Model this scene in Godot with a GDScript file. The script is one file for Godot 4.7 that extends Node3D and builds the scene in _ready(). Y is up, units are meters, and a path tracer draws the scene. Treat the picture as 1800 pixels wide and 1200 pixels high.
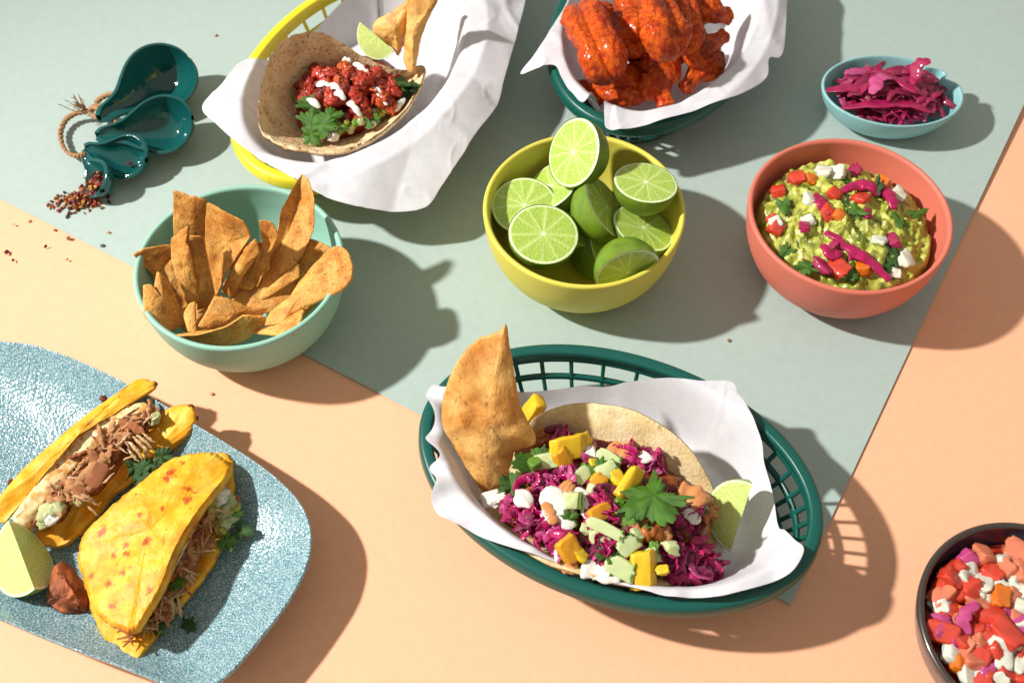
extends Node3D
# A lunch spread on a two-tone tabletop: bowls, baskets and a platter of tacos under one hard studio lamp. Metres, y up.

var rng := RandomNumberGenerator.new()
var nz := FastNoiseLite.new()
var n1 := FastNoiseLite.new()
var names := {}
var M := {}

# ---------------------------------------------------------------- helpers: colour, noise, nodes
func S(r: int, g: int, b: int, k := 0.8) -> Color:      # a colour as seen in the lamp light -> linear base colour
	var c := Color8(r, g, b).srgb_to_linear()
	return Color(c.r * k, c.g * k, c.b * k)

func fbm(p: Vector3, f: float, s := 0) -> float:
	return nz.get_noise_3d(p.x * f + s * 7.31, p.y * f + s * 3.17, p.z * f - s * 5.77)

func numbered(called: String) -> String:
	if not names.has(called):
		names[called] = 0
		return called
	names[called] += 1
	return "%s_%03d" % [called, names[called]]

func ordinal_labels(list: Array, what: String) -> void:      # names each by its place from the left
	var words := ["leftmost", "second", "third", "fourth", "fifth", "sixth", "seventh", "eighth", "ninth", "tenth", "eleventh", "twelfth", "thirteenth", "fourteenth", "fifteenth", "sixteenth", "seventeenth", "eighteenth", "nineteenth", "twentieth"]
	list.sort_custom(func(a, b): return a.position.x < b.position.x)
	for k in list.size():
		if k == 0:
			list[k].set_meta("label", "leftmost " + what)
		elif k == list.size() - 1:
			list[k].set_meta("label", "rightmost " + what)
		else:
			list[k].set_meta("label", words[k] + " from the left, " + what)

func tag(o: Node, label: String, category: String, group := "", kind := "") -> void:
	o.set_meta("label", label)
	o.set_meta("category", category)
	if group != "":
		o.set_meta("group", group)
	if kind != "":
		o.set_meta("kind", kind)

func thing(called: String, label: String, category: String, at := Vector3.ZERO, group := "") -> Node3D:
	var o := Node3D.new()
	o.name = numbered(called)
	o.position = at
	add_child(o)
	tag(o, label, category, group)
	return o

func solo(called: String, m: Mesh, mat: Material, xf: Transform3D, label: String, category: String, group := "") -> MeshInstance3D:
	var o := MeshInstance3D.new()
	o.name = numbered(called)
	o.mesh = m
	o.material_override = mat
	o.transform = xf
	add_child(o)
	tag(o, label, category, group)
	return o

func part(parent: Node3D, called: String, m: Mesh, mat: Material, xf := Transform3D()) -> MeshInstance3D:   # xf in world axes; parents are only moved, never turned
	var o := MeshInstance3D.new()
	o.name = called
	o.mesh = m
	o.material_override = mat
	var base := parent.position
	if parent.get_parent() != self:
		base += parent.get_parent().position
	o.transform = Transform3D(xf.basis, xf.origin - base)
	parent.add_child(o, true)
	return o

# ---------------------------------------------------------------- helpers: meshes
func build(v: PackedVector3Array, ix: PackedInt32Array, c := PackedColorArray(), uv := PackedVector2Array()) -> ArrayMesh:
	var n := PackedVector3Array()
	n.resize(v.size())
	var mid := Vector3.ZERO
	for p in v:
		mid += p
	mid /= v.size()
	var vol := 0.0
	for i in range(0, ix.size(), 3):
		var p := v[ix[i]]
		var f := (v[ix[i + 2]] - p).cross(v[ix[i + 1]] - p)
		vol += f.dot(p - mid)
		n[ix[i]] += f
		n[ix[i + 1]] += f
		n[ix[i + 2]] += f
	var s := 1.0
	if vol < 0.0:
		s = -1.0
		for i in range(0, ix.size(), 3):
			var t := ix[i + 1]
			ix[i + 1] = ix[i + 2]
			ix[i + 2] = t
	for i in n.size():
		n[i] = (n[i] * s).normalized() if n[i].length_squared() > 1e-30 else Vector3.UP
	var a := []
	a.resize(Mesh.ARRAY_MAX)
	a[Mesh.ARRAY_VERTEX] = v
	a[Mesh.ARRAY_NORMAL] = n
	if c.size() == v.size():
		a[Mesh.ARRAY_COLOR] = c
	if uv.size() == v.size():
		a[Mesh.ARRAY_TEX_UV] = uv
	a[Mesh.ARRAY_INDEX] = ix
	var m := ArrayMesh.new()
	m.add_surface_from_arrays(Mesh.PRIMITIVE_TRIANGLES, a)
	return m

func grid(nu: int, nv: int, f: Callable, closed := false, cf = null) -> ArrayMesh:   # nu round (closed or not), nv along
	var v := PackedVector3Array()
	var c := PackedColorArray()
	var ix := PackedInt32Array()
	for j in nv:
		for i in nu:
			var p: Vector3 = f.call(i, j)
			v.append(p)
			if cf != null:
				c.append(cf.call(p, i, j))
	for j in nv - 1:
		for i in (nu if closed else nu - 1):
			var a := j * nu + i
			var b := j * nu + (i + 1) % nu
			ix.append_array([a, a + nu, b, b, a + nu, b + nu])
	return build(v, ix, c)

func spline(pts: Array, m: int, closed := true) -> PackedVector3Array:      # Catmull-Rom, evenly many points
	var out := PackedVector3Array()
	var n := pts.size()
	var segs := n if closed else n - 1
	for k in m:
		var t := float(k) / (m if closed else m - 1) * segs
		var i := mini(int(t), segs - 1)
		var f := t - i
		var p0: Vector3 = pts[(i - 1 + n) % n] if closed else pts[maxi(i - 1, 0)]
		var p1: Vector3 = pts[i % n]
		var p2: Vector3 = pts[(i + 1) % n]
		var p3: Vector3 = pts[(i + 2) % n] if closed else pts[mini(i + 2, n - 1)]
		out.append(p1.cubic_interpolate(p2, p0, p3, f))
	return out

func middle(pts) -> Vector3:
	var c := Vector3.ZERO
	for p in pts:
		c += p
	return c / pts.size()

# a slab with an outline given as points in space, bulged, uneven, with a rounded edge
# o: bulge, amp, freq, jag, seed, rings, m, pow (cup), col(p, r), off
func slab(pts: Array, th: float, org: Vector3, o := {}) -> ArrayMesh:
	var m: int = o.get("m", 64)
	var rings: int = o.get("rings", 10)
	var seed_: int = o.get("seed", 1)
	var amp: float = o.get("amp", 0.001)
	var freq: float = o.get("freq", 70.0)
	var bulge: float = o.get("bulge", 0.0)
	var jag: float = o.get("jag", 0.0)
	var power: float = o.get("pow", 1.0)
	var cf = o.get("col", null)
	var fine: float = o.get("fine", 0.0)
	var b := spline(pts, m)
	if o.get("sharp", false):
		for k in m:
			var t := float(k) / m * pts.size()
			var i := int(t)
			b[k] = b[k].lerp((pts[i] as Vector3).lerp(pts[(i + 1) % pts.size()], t - i), 0.75)
	var c := middle(b)
	if o.has("mid"):
		c = o.mid
	var n := Vector3.ZERO
	for i in m:
		n += (b[i] - c).cross(b[(i + 1) % m] - c)
	n = n.normalized()
	if n.y < 0.0:
		n = -n
	if o.has("up"):
		n = o.up
	for i in m:
		var k := 1.0 + jag * fbm(b[i], 260.0, seed_)
		b[i] = c + (b[i] - c) * k
	var v := PackedVector3Array()
	var col := PackedColorArray()
	var ix := PackedInt32Array()
	for side in 2:
		for r in rings + 1:
			var s := float(r) / rings
			for i in m:
				var p := c + (b[i] - c) * s
				if power != 1.0:
					p.y = lerpf(c.y, b[i].y, pow(s, power))
				var d := bulge * (1.0 - s * s) + amp * fbm(p, freq, seed_) * (0.35 + 0.65 * s if power != 1.0 else 1.0)
				if fine > 0.0 and side == 0:
					d += fine * fbm(p, freq * 6.0, seed_ + 3)
				var edge := 0.5 if r < rings else 0.32
				var q := p + n * (d + (th * edge if side == 0 else -th * edge))
				if r == rings - 1:
					q = c + (b[i] - c) * (1.0 - th * 0.35 / maxf(0.004, (b[i] - c).length())) + (q - p)
					if power != 1.0:
						q.y = b[i].y + (q.y - p.y)
				v.append(q - org)
				if cf != null:
					col.append(cf.call(q, s))
	var half := (rings + 1) * m
	for side in 2:
		for r in rings:
			for i in m:
				var a := side * half + r * m + i
				var e := side * half + r * m + (i + 1) % m
				if side == 0:
					ix.append_array([a, a + m, e, e, a + m, e + m])
				else:
					ix.append_array([a, e, a + m, e, e + m, a + m])
	for i in m:
		var a := rings * m + i
		var e := rings * m + (i + 1) % m
		ix.append_array([a, half + a, e, e, half + a, half + e])
	return build(v, ix, col)

# a tube along a path; rad(t, phi) gives the two half widths as Vector2 (side, up)
func tube(path: PackedVector3Array, seg: int, rad: Callable, cf = null, up := Vector3.UP) -> ArrayMesh:
	var n := path.size()
	var v := PackedVector3Array()
	var col := PackedColorArray()
	var ix := PackedInt32Array()
	for j in n:
		var d := (path[mini(j + 1, n - 1)] - path[maxi(j - 1, 0)]).normalized()
		var s := d.cross(up)
		if s.length() < 0.05:
			s = d.cross(Vector3(1, 0, 0.3))
		s = s.normalized()
		var w := s.cross(d)
		for i in seg:
			var ph := TAU * i / seg
			var r: Vector2 = rad.call(float(j) / (n - 1), ph)
			var p := path[j] + s * cos(ph) * r.x + w * sin(ph) * r.y
			v.append(p)
			if cf != null:
				col.append(cf.call(p, float(j) / (n - 1)))
	for j in n - 1:
		for i in seg:
			var a := j * seg + i
			var b := j * seg + (i + 1) % seg
			ix.append_array([a, a + seg, b, b, a + seg, b + seg])
	for e in 2:
		var at := 0 if e == 0 else n - 1
		v.append(path[at])
		if cf != null:
			col.append(cf.call(path[at], float(e)))
		for i in seg:
			var a := at * seg + i
			var b := at * seg + (i + 1) % seg
			ix.append_array([v.size() - 1, a, b] if e == 0 else [v.size() - 1, b, a])
	return build(v, ix, col)

func lathe(profile: Array, seg: int, wob := 0.0) -> ArrayMesh:
	return grid(seg, profile.size(), func(i: int, j: int):
		var q: Vector2 = profile[j]
		var a := TAU * i / seg
		var r := q.x * (1.0 + wob * sin(a * 3.0 + 1.0))
		return Vector3(r * cos(a), q.y, r * sin(a)), true)

func smooth_profile(pts: Array, m: int) -> Array:
	var p3 := []
	for p in pts:
		p3.append(Vector3(p.x, p.y, 0))
	var out := []
	for p in spline(p3, m, false):
		out.append(Vector2(maxf(p.x, 0.0), p.y))
	return out

# an irregular chunk about one unit across: a cube with soft edges
func chunk(seed_: int, rnd: float, amp: float, bev := 0.78, taper := 0.0, rough := 0.4) -> ArrayMesh:
	var ks := [-1.0, -bev, -bev * 0.33, bev * 0.33, bev, 1.0]
	var at := {}
	var v := PackedVector3Array()
	var col := PackedColorArray()
	var ix := PackedInt32Array()
	for ax in 3:
		for sg in [-1.0, 1.0]:
			for a in 5:
				for b in 5:
					var q := []
					for k in [[0, 0], [1, 0], [0, 1], [1, 1]]:
						var p := Vector3.ZERO
						p[ax] = sg
						p[(ax + 1) % 3] = ks[a + k[0]]
						p[(ax + 2) % 3] = ks[b + k[1]]
						if not at.has(p):
							at[p] = v.size()
							var s := p.normalized() * 1.12
							var cheb := p
							var outer := 0
							for z in 3:
								outer += 1 if absf(p[z]) > 0.99 else 0
							if outer > 1:
								cheb = p * (1.0 - 0.045 * (outer - 1) * 1.6)
							var w := cheb.lerp(s, rnd)
							w *= 1.0 + amp * fbm(p, 0.9, seed_) + amp * rough * fbm(p, 2.6, seed_ + 9)
							w.x *= 1.0 + taper * w.y
							w.z += 0.35 * taper * w.x
							v.append(w * 0.5)
							var t := 0.86 + 0.28 * fbm(p, 1.7, seed_ + 4)
							col.append(Color(t, t, t))
						q.append(at[p])
					if sg > 0:
						ix.append_array([q[0], q[1], q[2], q[2], q[1], q[3]])
					else:
						ix.append_array([q[0], q[2], q[1], q[2], q[3], q[1]])
	return build(v, ix, col)

# a lumpy ball about one unit across
func lump(seed_: int, amp: float, freq := 1.6, nu := 22, nv := 14, rough := 0.5) -> ArrayMesh:
	return grid(nu, nv, func(i: int, j: int):
		var th := PI * j / (nv - 1)
		var a := TAU * i / nu
		var d := Vector3(sin(th) * cos(a), cos(th), sin(th) * sin(a))
		return d * 0.5 * (1.0 + amp * fbm(d, freq, seed_) + amp * rough * fbm(d, freq * 3.0, seed_ + 5)), true,
		func(p: Vector3, i: int, j: int):
			var t := 0.88 + 0.5 * fbm(p, 3.4, seed_ + 2)
			return Color(t, t, t))

# a serrated leaf lying flat in x-z, stalk at the origin, about one unit long
func leaf(seed_: int, lobes := 3, m := 90, rings := 6) -> ArrayMesh:
	var v := PackedVector3Array()
	var col := PackedColorArray()
	var ix := PackedInt32Array()
	for side in 2:
		for r in rings + 1:
			for i in m:
				var a := TAU * i / m
				var lob := absf(cos(a * lobes * 0.5))
				var rad := 0.30 + 0.20 * pow(lob, 0.7)
				if cos(a) < -0.75:
					rad *= 0.75 + 0.2 * cos(a)
				rad *= 1.0 + 0.10 * sin(a * 19.0 + seed_) * (0.3 + lob * 0.7) + 0.05 * sin(a * 37.0) + 0.16 * fbm(Vector3(cos(a), sin(a), 0), 2.0, seed_)
				var s := float(r) / rings
				var p := Vector3(cos(a), 0, sin(a)) * rad * s
				p.x += 0.42
				p.y = 0.10 * fbm(p, 1.6, seed_) - 0.10 * s * s * (0.6 + 0.4 * sin(a * 3.0 + seed_)) + 0.03 * cos(a * lobes) * s
				p.y += 0.006 if side == 0 else -0.006
				v.append(p)
				var vein := 1.0 + 0.35 * pow(absf(cos(a * lobes * 0.5)), 24.0) * (1.0 - s * 0.5)
				var t := (0.85 + 0.4 * fbm(p, 3.0, seed_)) * vein
				col.append(Color(t, t, t))
	var half := (rings + 1) * m
	for side in 2:
		for r in rings:
			for i in m:
				var a := side * half + r * m + i
				var e := side * half + r * m + (i + 1) % m
				if side == 0:
					ix.append_array([a, a + m, e, e, a + m, e + m])
				else:
					ix.append_array([a, e, a + m, e, e + m, a + m])
	for i in m:
		var a := rings * m + i
		var e := rings * m + (i + 1) % m
		ix.append_array([a, half + a, e, e, half + a, half + e])
	return build(v, ix, col)

# a curved strip of onion, cabbage or meat, one unit long along x, lying flat
func strip(seed_: int, wide: float, thick: float, bend: float, twist: float, crinkle: float) -> ArrayMesh:
	var path := PackedVector3Array()
	for k in 13:
		var t := k / 12.0 - 0.5
		path.append(Vector3(t, bend * (0.25 - t * t) + crinkle * fbm(Vector3(t, 0, 0), 5.0, seed_), bend * 0.8 * sin(t * 2.4 + seed_) * t + crinkle * fbm(Vector3(t, 3, 0), 5.0, seed_)))
	var up := Vector3(0, cos(twist), sin(twist))
	return tube(path, 8, func(t: float, ph: float):
		var k := pow(clampf(sin(PI * clampf(t, 0.02, 0.98)), 0.0, 1.0), 0.35) * (0.9 + 0.5 * fbm(Vector3(t, ph * 0.1, 0), 4.0, seed_))
		return Vector2(wide * k, thick * k), func(p: Vector3, t: float):
			var g := 0.88 + 0.55 * fbm(p, 5.0, seed_ + 1)
			return Color(g, g, g), up)

func spread(seed_: int) -> Basis:
	return Basis.from_euler(Vector3(rng.randf_range(-0.5, 0.5), rng.randf_range(0, TAU), rng.randf_range(-0.5, 0.5)))

# ---------------------------------------------------------------- helpers: materials
func noise_image(size: int, freq: float, seed_: int, kind := FastNoiseLite.TYPE_SIMPLEX_SMOOTH, oct := 4) -> Image:
	var n := FastNoiseLite.new()
	n.noise_type = kind
	n.seed = seed_
	n.frequency = freq
	n.fractal_octaves = oct
	var im := n.get_seamless_image(size, size)
	im.convert(Image.FORMAT_L8)
	return im

func tex(im: Image) -> ImageTexture:
	return ImageTexture.create_from_image(im)

# colour texture: base -> second where slow noise is high, grain from fast noise, specks where a third is high (colours sRGB)
func food_tex(size: int, f1: float, f2: float, a: Color, b: Color, t0: float, t1: float, grain: float, speck: Color, st: float, seed_: int, sf := 0.06) -> ImageTexture:
	var n1 := noise_image(size, f1, seed_).get_data()
	var n2 := noise_image(size, f2, seed_ + 1).get_data()
	var n3 := noise_image(size, sf, seed_ + 2).get_data()
	var out := PackedByteArray()
	out.resize(size * size * 3)
	for i in size * size:
		var k := smoothstep(t0, t1, n1[i] / 255.0)
		var c := a.lerp(b, k)
		c = c.lerp(speck, smoothstep(st, st + 0.07, n3[i] / 255.0) * 0.85)
		var g := 1.0 + grain * (n2[i] / 127.5 - 1.0)
		out[i * 3] = clampi(int(c.r * g * 255.0), 0, 255)
		out[i * 3 + 1] = clampi(int(c.g * g * 255.0), 0, 255)
		out[i * 3 + 2] = clampi(int(c.b * g * 255.0), 0, 255)
	return tex(Image.create_from_data(size, size, false, Image.FORMAT_RGB8, out))

func mat(c: Color, rough: float, o := {}) -> StandardMaterial3D:      # c linear
	var m := StandardMaterial3D.new()
	m.albedo_color = c.linear_to_srgb()
	m.roughness = rough
	m.vertex_color_use_as_albedo = o.get("vc", false)
	if o.has("tex"):
		m.albedo_texture = o.tex
	if o.has("bump"):
		m.heightmap_enabled = true
		m.heightmap_texture = o.bump
		m.heightmap_scale = o.get("depth", 0.05)
	if o.has("tri"):
		m.uv1_triplanar = true
		m.uv1_scale = Vector3.ONE * o.tri
	if o.get("world", false):
		m.uv1_world_triplanar = true
	if o.has("coat"):
		m.clearcoat_enabled = true
		m.clearcoat = o.coat
		m.clearcoat_roughness = o.get("coat_rough", 0.1)
	if o.has("back"):
		m.backlight_enabled = true
		m.backlight = Color(o.back, o.back, o.back).linear_to_srgb()
	if o.has("sss"):
		m.subsurf_scatter_enabled = true
		m.subsurf_scatter_strength = o.sss
	if o.has("spec"):
		m.metallic_specular = o.spec
	return m

func lime_tex(size: int, seed_: int, spokes: bool) -> ImageTexture:
	var grain := noise_image(size, 0.045, seed_).get_data()
	var out := PackedByteArray()
	out.resize(size * size * 3)
	var h := size * 0.5
	for y in size:
		for x in size:
			var dx := (x - h) / h
			var dy := (y - h) / h
			var r := sqrt(dx * dx + dy * dy)
			var a := atan2(dy, dx)
			var g := grain[y * size + x] / 255.0
			dx += 0.03 * sin(seed_ * 2.1) * (1.0 - r)
			dy += 0.03 * cos(seed_ * 2.1) * (1.0 - r)
			a = atan2(dy, dx)
			var na := a + 0.12 * sin(a * 2.0 + seed_) + 0.06 * sin(a * 5.0 + seed_ * 2.0) + 0.015 * sin(r * 6.0 + seed_)
			var nseg := 9.0 + float(seed_ % 3)
			var q := na * nseg / TAU
			var d: float = absf(q - roundf(q)) * TAU / nseg * r       # distance to the nearest membrane
			var gx := int(absf(a + 0.04 * sin(r * 20.0)) / PI * size * 2.2) % size
			var gy := int(r * size * 0.32 + seed_ * 40) % size
			var streak := (grain[gy * size + gx] / 127.5 - 1.0) * 1.9
			var c := Color8(150, 182, 62).lerp(Color8(184, 206, 108), clampf(0.5 + 0.45 * streak + (g - 0.5) * 0.9, 0, 1))
			if not spokes:
				c = Color8(184, 204, 104).lerp(Color8(214, 226, 150), clampf(0.5 + 0.5 * streak + 0.6 * (g - 0.5), 0, 1))
			if spokes:
				c = c.lerp(Color8(214, 228, 156), (1.0 - smoothstep(0.004, 0.020, d)) * 0.6)
				c = c.lerp(Color8(240, 243, 212), 1.0 - smoothstep(0.035, 0.085, r + 0.03 * (g - 0.5)))
				c = c.lerp(Color8(226, 236, 180), (1.0 - smoothstep(0.0, 0.10, absf(d))) * 0.25)
			var wob := r + 0.02 * (g - 0.5)
			c = c.lerp(Color8(232, 238, 196), smoothstep(0.895, 0.925, wob))
			c = c.lerp(Color8(126, 160, 44), smoothstep(0.955, 0.985, wob))
			var i := (y * size + x) * 3
			out[i] = clampi(int(c.r * 255), 0, 255)
			out[i + 1] = clampi(int(c.g * 255), 0, 255)
			out[i + 2] = clampi(int(c.b * 255), 0, 255)
	return tex(Image.create_from_data(size, size, false, Image.FORMAT_RGB8, out))

func plate_tex(size: int) -> ImageTexture:
	var n1 := noise_image(size, 0.055, 31, FastNoiseLite.TYPE_SIMPLEX_SMOOTH, 2).get_data()
	var n2 := noise_image(size, 0.11, 32, FastNoiseLite.TYPE_SIMPLEX_SMOOTH, 2).get_data()
	var n3 := noise_image(size, 0.012, 33).get_data()
	var out := PackedByteArray()
	out.resize(size * size * 3)
	var dark := Color8(56, 104, 118)
	var midc := Color8(126, 166, 174)
	var light := Color8(208, 221, 223)
	for i in size * size:
		var k := n1[i] / 255.0 + (n3[i] / 255.0 - 0.5) * 0.25
		var c := midc.lerp(light, smoothstep(0.48, 0.62, k))
		c = c.lerp(dark, smoothstep(0.52, 0.64, n2[i] / 255.0) * (1.0 - 0.5 * smoothstep(0.5, 0.7, k)))
		c = c.lerp(dark, 0.65 * (1.0 - smoothstep(0.36, 0.47, k)))
		out[i * 3] = int(c.r * 255)
		out[i * 3 + 1] = int(c.g * 255)
		out[i * 3 + 2] = int(c.b * 255)
	return tex(Image.create_from_data(size, size, false, Image.FORMAT_RGB8, out))

func make_materials() -> void:
	var fine := tex(noise_image(512, 0.05, 3))
	var soft := tex(noise_image(512, 0.018, 4))
	var crisp := tex(noise_image(512, 0.09, 5))
	var pores := tex(noise_image(512, 0.03, 6, FastNoiseLite.TYPE_CELLULAR, 1))
	M.fine = fine
	var W := Color.WHITE
	var grey := food_tex(512, 0.02, 0.2, Color8(255, 255, 255), Color8(251, 251, 251), 0.3, 0.8, 0.018, Color8(240, 240, 240), 0.95, 11)
	M.peach = mat(Color(0.92, 0.485, 0.295), 0.62, {"tex": grey, "tri": 9.0, "world": true, "spec": 0.35, "bump": fine, "depth": 0.004})
	M.sage = mat(Color(0.405, 0.500, 0.462), 0.55, {"tex": grey, "tri": 9.0, "world": true, "spec": 0.4, "bump": fine, "depth": 0.004})
	for k in [["mint", S(160, 212, 192)], ["yellow", S(238, 226, 92)], ["coral", S(232, 128, 106)]]:
		M[k[0]] = mat(k[1], 0.5, {"bump": fine, "tri": 40.0, "depth": 0.004, "spec": 0.45})
	M.aqua = mat(S(158, 214, 216), 0.38, {"bump": soft, "tri": 20.0, "depth": 0.01})
	M.navy = mat(Color.WHITE, 0.3, {"tex": food_tex(512, 0.01, 0.08, Color8(38, 44, 62), Color8(62, 72, 94), 0.4, 0.65, 0.3, Color8(110, 120, 140), 0.68, 21, 0.12), "tri": 18.0, "bump": soft, "depth": 0.02, "coat": 0.5})
	M.navy_rim = mat(S(66, 58, 50), 0.28, {"coat": 0.6})
	M.teal_plastic = mat(S(14, 96, 86, 0.75), 0.36, {"bump": fine, "tri": 30.0, "depth": 0.006})
	M.yellow_plastic = mat(S(250, 230, 50, 0.85), 0.4, {"bump": fine, "tri": 30.0, "depth": 0.006})
	M.glaze = mat(S(20, 92, 90, 0.75), 0.08, {"bump": soft, "depth": 0.012, "tri": 24.0, "spec": 0.6})
	var ptex := food_tex(512, 0.02, 0.06, Color8(250, 250, 252), Color8(244, 244, 248), 0.45, 0.62, 0.01, Color8(234, 234, 238), 0.9, 41)
	M.paper = mat(Color(0.835, 0.83, 0.85), 0.45, {"tex": ptex, "tri": 9.0, "back": 0.36, "spec": 0.4})
	M.chip = mat(W, 0.62, {"vc": true, "tri": 14.0, "bump": crisp, "depth": 0.035, "spec": 0.35, "tex": food_tex(512, 0.008, 0.06, Color8(226, 168, 88), Color8(200, 130, 58), 0.42, 0.68, 0.14, Color8(120, 70, 34), 0.76, 51, 0.03)})
	M.crisp_tortilla = mat(W, 0.5, {"vc": true, "tri": 10.0, "bump": crisp, "depth": 0.03, "spec": 0.4, "tex": food_tex(512, 0.008, 0.06, Color8(232, 180, 104), Color8(206, 140, 66), 0.42, 0.68, 0.10, Color8(110, 62, 22), 0.76, 53, 0.03)})
	M.tortilla = mat(W, 0.72, {"vc": true, "tri": 10.0, "bump": crisp, "depth": 0.05, "spec": 0.3, "tex": food_tex(512, 0.01, 0.05, Color8(238, 218, 174), Color8(224, 196, 142), 0.4, 0.7, 0.08, Color8(150, 104, 56), 0.80, 55, 0.02)})
	M.dusted_tortilla = mat(W, 0.72, {"vc": true, "tri": 10.0, "bump": crisp, "depth": 0.05, "spec": 0.3, "tex": food_tex(512, 0.01, 0.05, Color8(238, 212, 168), Color8(218, 182, 132), 0.4, 0.7, 0.08, Color8(140, 66, 38), 0.70, 57, 0.045)})
	M.corn_tortilla = mat(W, 0.5, {"vc": true, "tri": 11.0, "bump": crisp, "depth": 0.018, "spec": 0.4, "tex": food_tex(512, 0.012, 0.07, Color8(240, 164, 24), Color8(240, 190, 66), 0.3, 0.8, 0.07, Color8(200, 110, 24), 0.8, 59, 0.022)})
	M.cheese = mat(W, 0.42, {"vc": true, "tri": 14.0, "bump": soft, "depth": 0.05, "tex": food_tex(512, 0.016, 0.06, Color8(236, 214, 160), Color8(214, 158, 80), 0.45, 0.65, 0.06, Color8(190, 120, 50), 0.74, 61, 0.02)})
	M.peel = mat(S(132, 168, 40), 0.36, {"vc": true, "tri": 60.0, "bump": pores, "depth": 0.02})
	M.flesh = mat(W, 0.26, {"tex": lime_tex(512, 2, true), "bump": fine, "depth": 0.02, "sss": 0.15, "coat": 0.25})
	M.flesh_b = mat(W, 0.26, {"tex": lime_tex(512, 8, true), "bump": fine, "depth": 0.03, "sss": 0.15, "coat": 0.25})
	M.flesh_c = mat(W, 0.26, {"tex": lime_tex(512, 13, true), "bump": fine, "depth": 0.03, "sss": 0.15, "coat": 0.25})
	M.flesh_plain = mat(W, 0.26, {"tex": lime_tex(512, 5, false), "bump": fine, "depth": 0.02, "sss": 0.15, "coat": 0.25})
	M.pith = mat(S(236, 240, 205), 0.6)
	M.plate = mat(W, 0.2, {"tex": plate_tex(1024), "tri": 14.0, "bump": tex(noise_image(512, 0.05, 71, FastNoiseLite.TYPE_SIMPLEX_SMOOTH, 2)), "depth": 0.055, "spec": 0.55})
	M.guac = mat(W, 0.4, {"vc": true, "tri": 30.0, "bump": fine, "depth": 0.02, "coat": 0.3, "coat_rough": 0.2, "sss": 0.08})
	M.wing = mat(W, 0.42, {"spec": 0.3, "vc": true, "tri": 25.0, "bump": crisp, "depth": 0.10, "coat": 0.3, "coat_rough": 0.14, "tex": food_tex(512, 0.014, 0.06, Color8(232, 104, 8), Color8(196, 62, 4), 0.42, 0.62, 0.14, Color8(96, 22, 4), 0.68, 73, 0.03)})
	var wet := {"vc": true, "tri": 40.0, "bump": soft, "depth": 0.012, "coat": 0.4, "coat_rough": 0.1, "spec": 0.45}
	for k in [["tomato", S(232, 70, 44, 0.95)], ["tomato_pale", S(238, 134, 98, 0.95)], ["onion", S(255, 248, 228, 0.92)], ["pink_onion", S(214, 74, 140, 0.95)], ["pepper", S(246, 124, 16, 0.95)], ["mango", S(255, 206, 26, 0.98)], ["mango_deep", S(252, 176, 24, 0.98)], ["cucumber", S(226, 238, 172, 0.95)], ["cucumber_skin", S(112, 160, 48, 0.9)], ["cabbage", S(206, 14, 108)], ["cabbage_dark", S(138, 8, 74)], ["cabbage_pale", S(220, 80, 150)], ["pickle", S(184, 20, 88, 0.9)], ["pickle_pale", S(222, 84, 144, 0.9)], ["pickle_dark", S(152, 10, 68, 0.9)], ["red_meat", S(208, 58, 28)], ["dark_meat", S(150, 30, 16)], ["red_orange", S(226, 92, 36)], ["fish", S(206, 112, 30)], ["pork_wet", S(150, 84, 46)], ["shred", S(232, 186, 134)], ["corn", S(196, 190, 60)]]:
		M[k[0]] = mat(k[1], 0.34, wet)
	for k in ["onion", "tomato", "tomato_pale", "pink_onion", "pickle", "pickle_pale", "mango", "mango_deep", "cucumber", "pepper"]:
		M[k].subsurf_scatter_enabled = true
		M[k].subsurf_scatter_strength = 0.22
	for k in [["pork", S(232, 166, 108)], ["pork_dark", S(196, 116, 64)], ["char", S(130, 48, 20)], ["glazed", S(196, 104, 52)]]:
		M[k[0]] = mat(k[1], 0.5, {"vc": true, "tri": 60.0, "bump": crisp, "depth": 0.028, "spec": 0.5})
	for k in [["crema", S(252, 248, 238)], ["sauce", S(226, 150, 92)], ["avocado_crema", S(206, 212, 150)]]:
		M[k[0]] = mat(k[1], 0.32, {"coat": 0.2, "tri": 40.0, "bump": soft, "depth": 0.02})
	M.herb = mat(S(84, 136, 34), 0.42, {"vc": true, "back": 0.25, "bump": fine, "tri": 70.0, "depth": 0.015})
	M.herb_dark = mat(S(50, 96, 28), 0.45, {"vc": true, "back": 0.15, "bump": fine, "tri": 70.0, "depth": 0.015})
	M.twine = mat(S(196, 150, 106), 0.85, {"bump": crisp, "tri": 90.0, "depth": 0.03})
	M.flake = mat(W, 0.6, {"vc": true})

# ---------------------------------------------------------------- vessels
var bowl_mesh: ArrayMesh

func bowl(called: String, at: Vector3, m: Material, label: String) -> void:
	if bowl_mesh == null:
		var outer := smooth_profile([Vector2(0.0, 0.0012), Vector2(0.034, 0.0010), Vector2(0.0395, 0.0018), Vector2(0.0500, 0.0085), Vector2(0.0590, 0.0200), Vector2(0.0648, 0.0350), Vector2(0.0672, 0.0490), Vector2(0.0680, 0.0580)], 36)
		var lip := [Vector2(0.0679, 0.0590), Vector2(0.0673, 0.0598), Vector2(0.0663, 0.0601), Vector2(0.0652, 0.0598), Vector2(0.0645, 0.0590)]
		var inner := smooth_profile([Vector2(0.0642, 0.0580), Vector2(0.0634, 0.0490), Vector2(0.0610, 0.0360), Vector2(0.0552, 0.0220), Vector2(0.0460, 0.0115), Vector2(0.0340, 0.0060), Vector2(0.0, 0.0046)], 36)
		bowl_mesh = lathe(outer + lip + inner, 96)
	solo(called, bowl_mesh, m, Transform3D(Basis(), at), label, "bowl")

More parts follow.
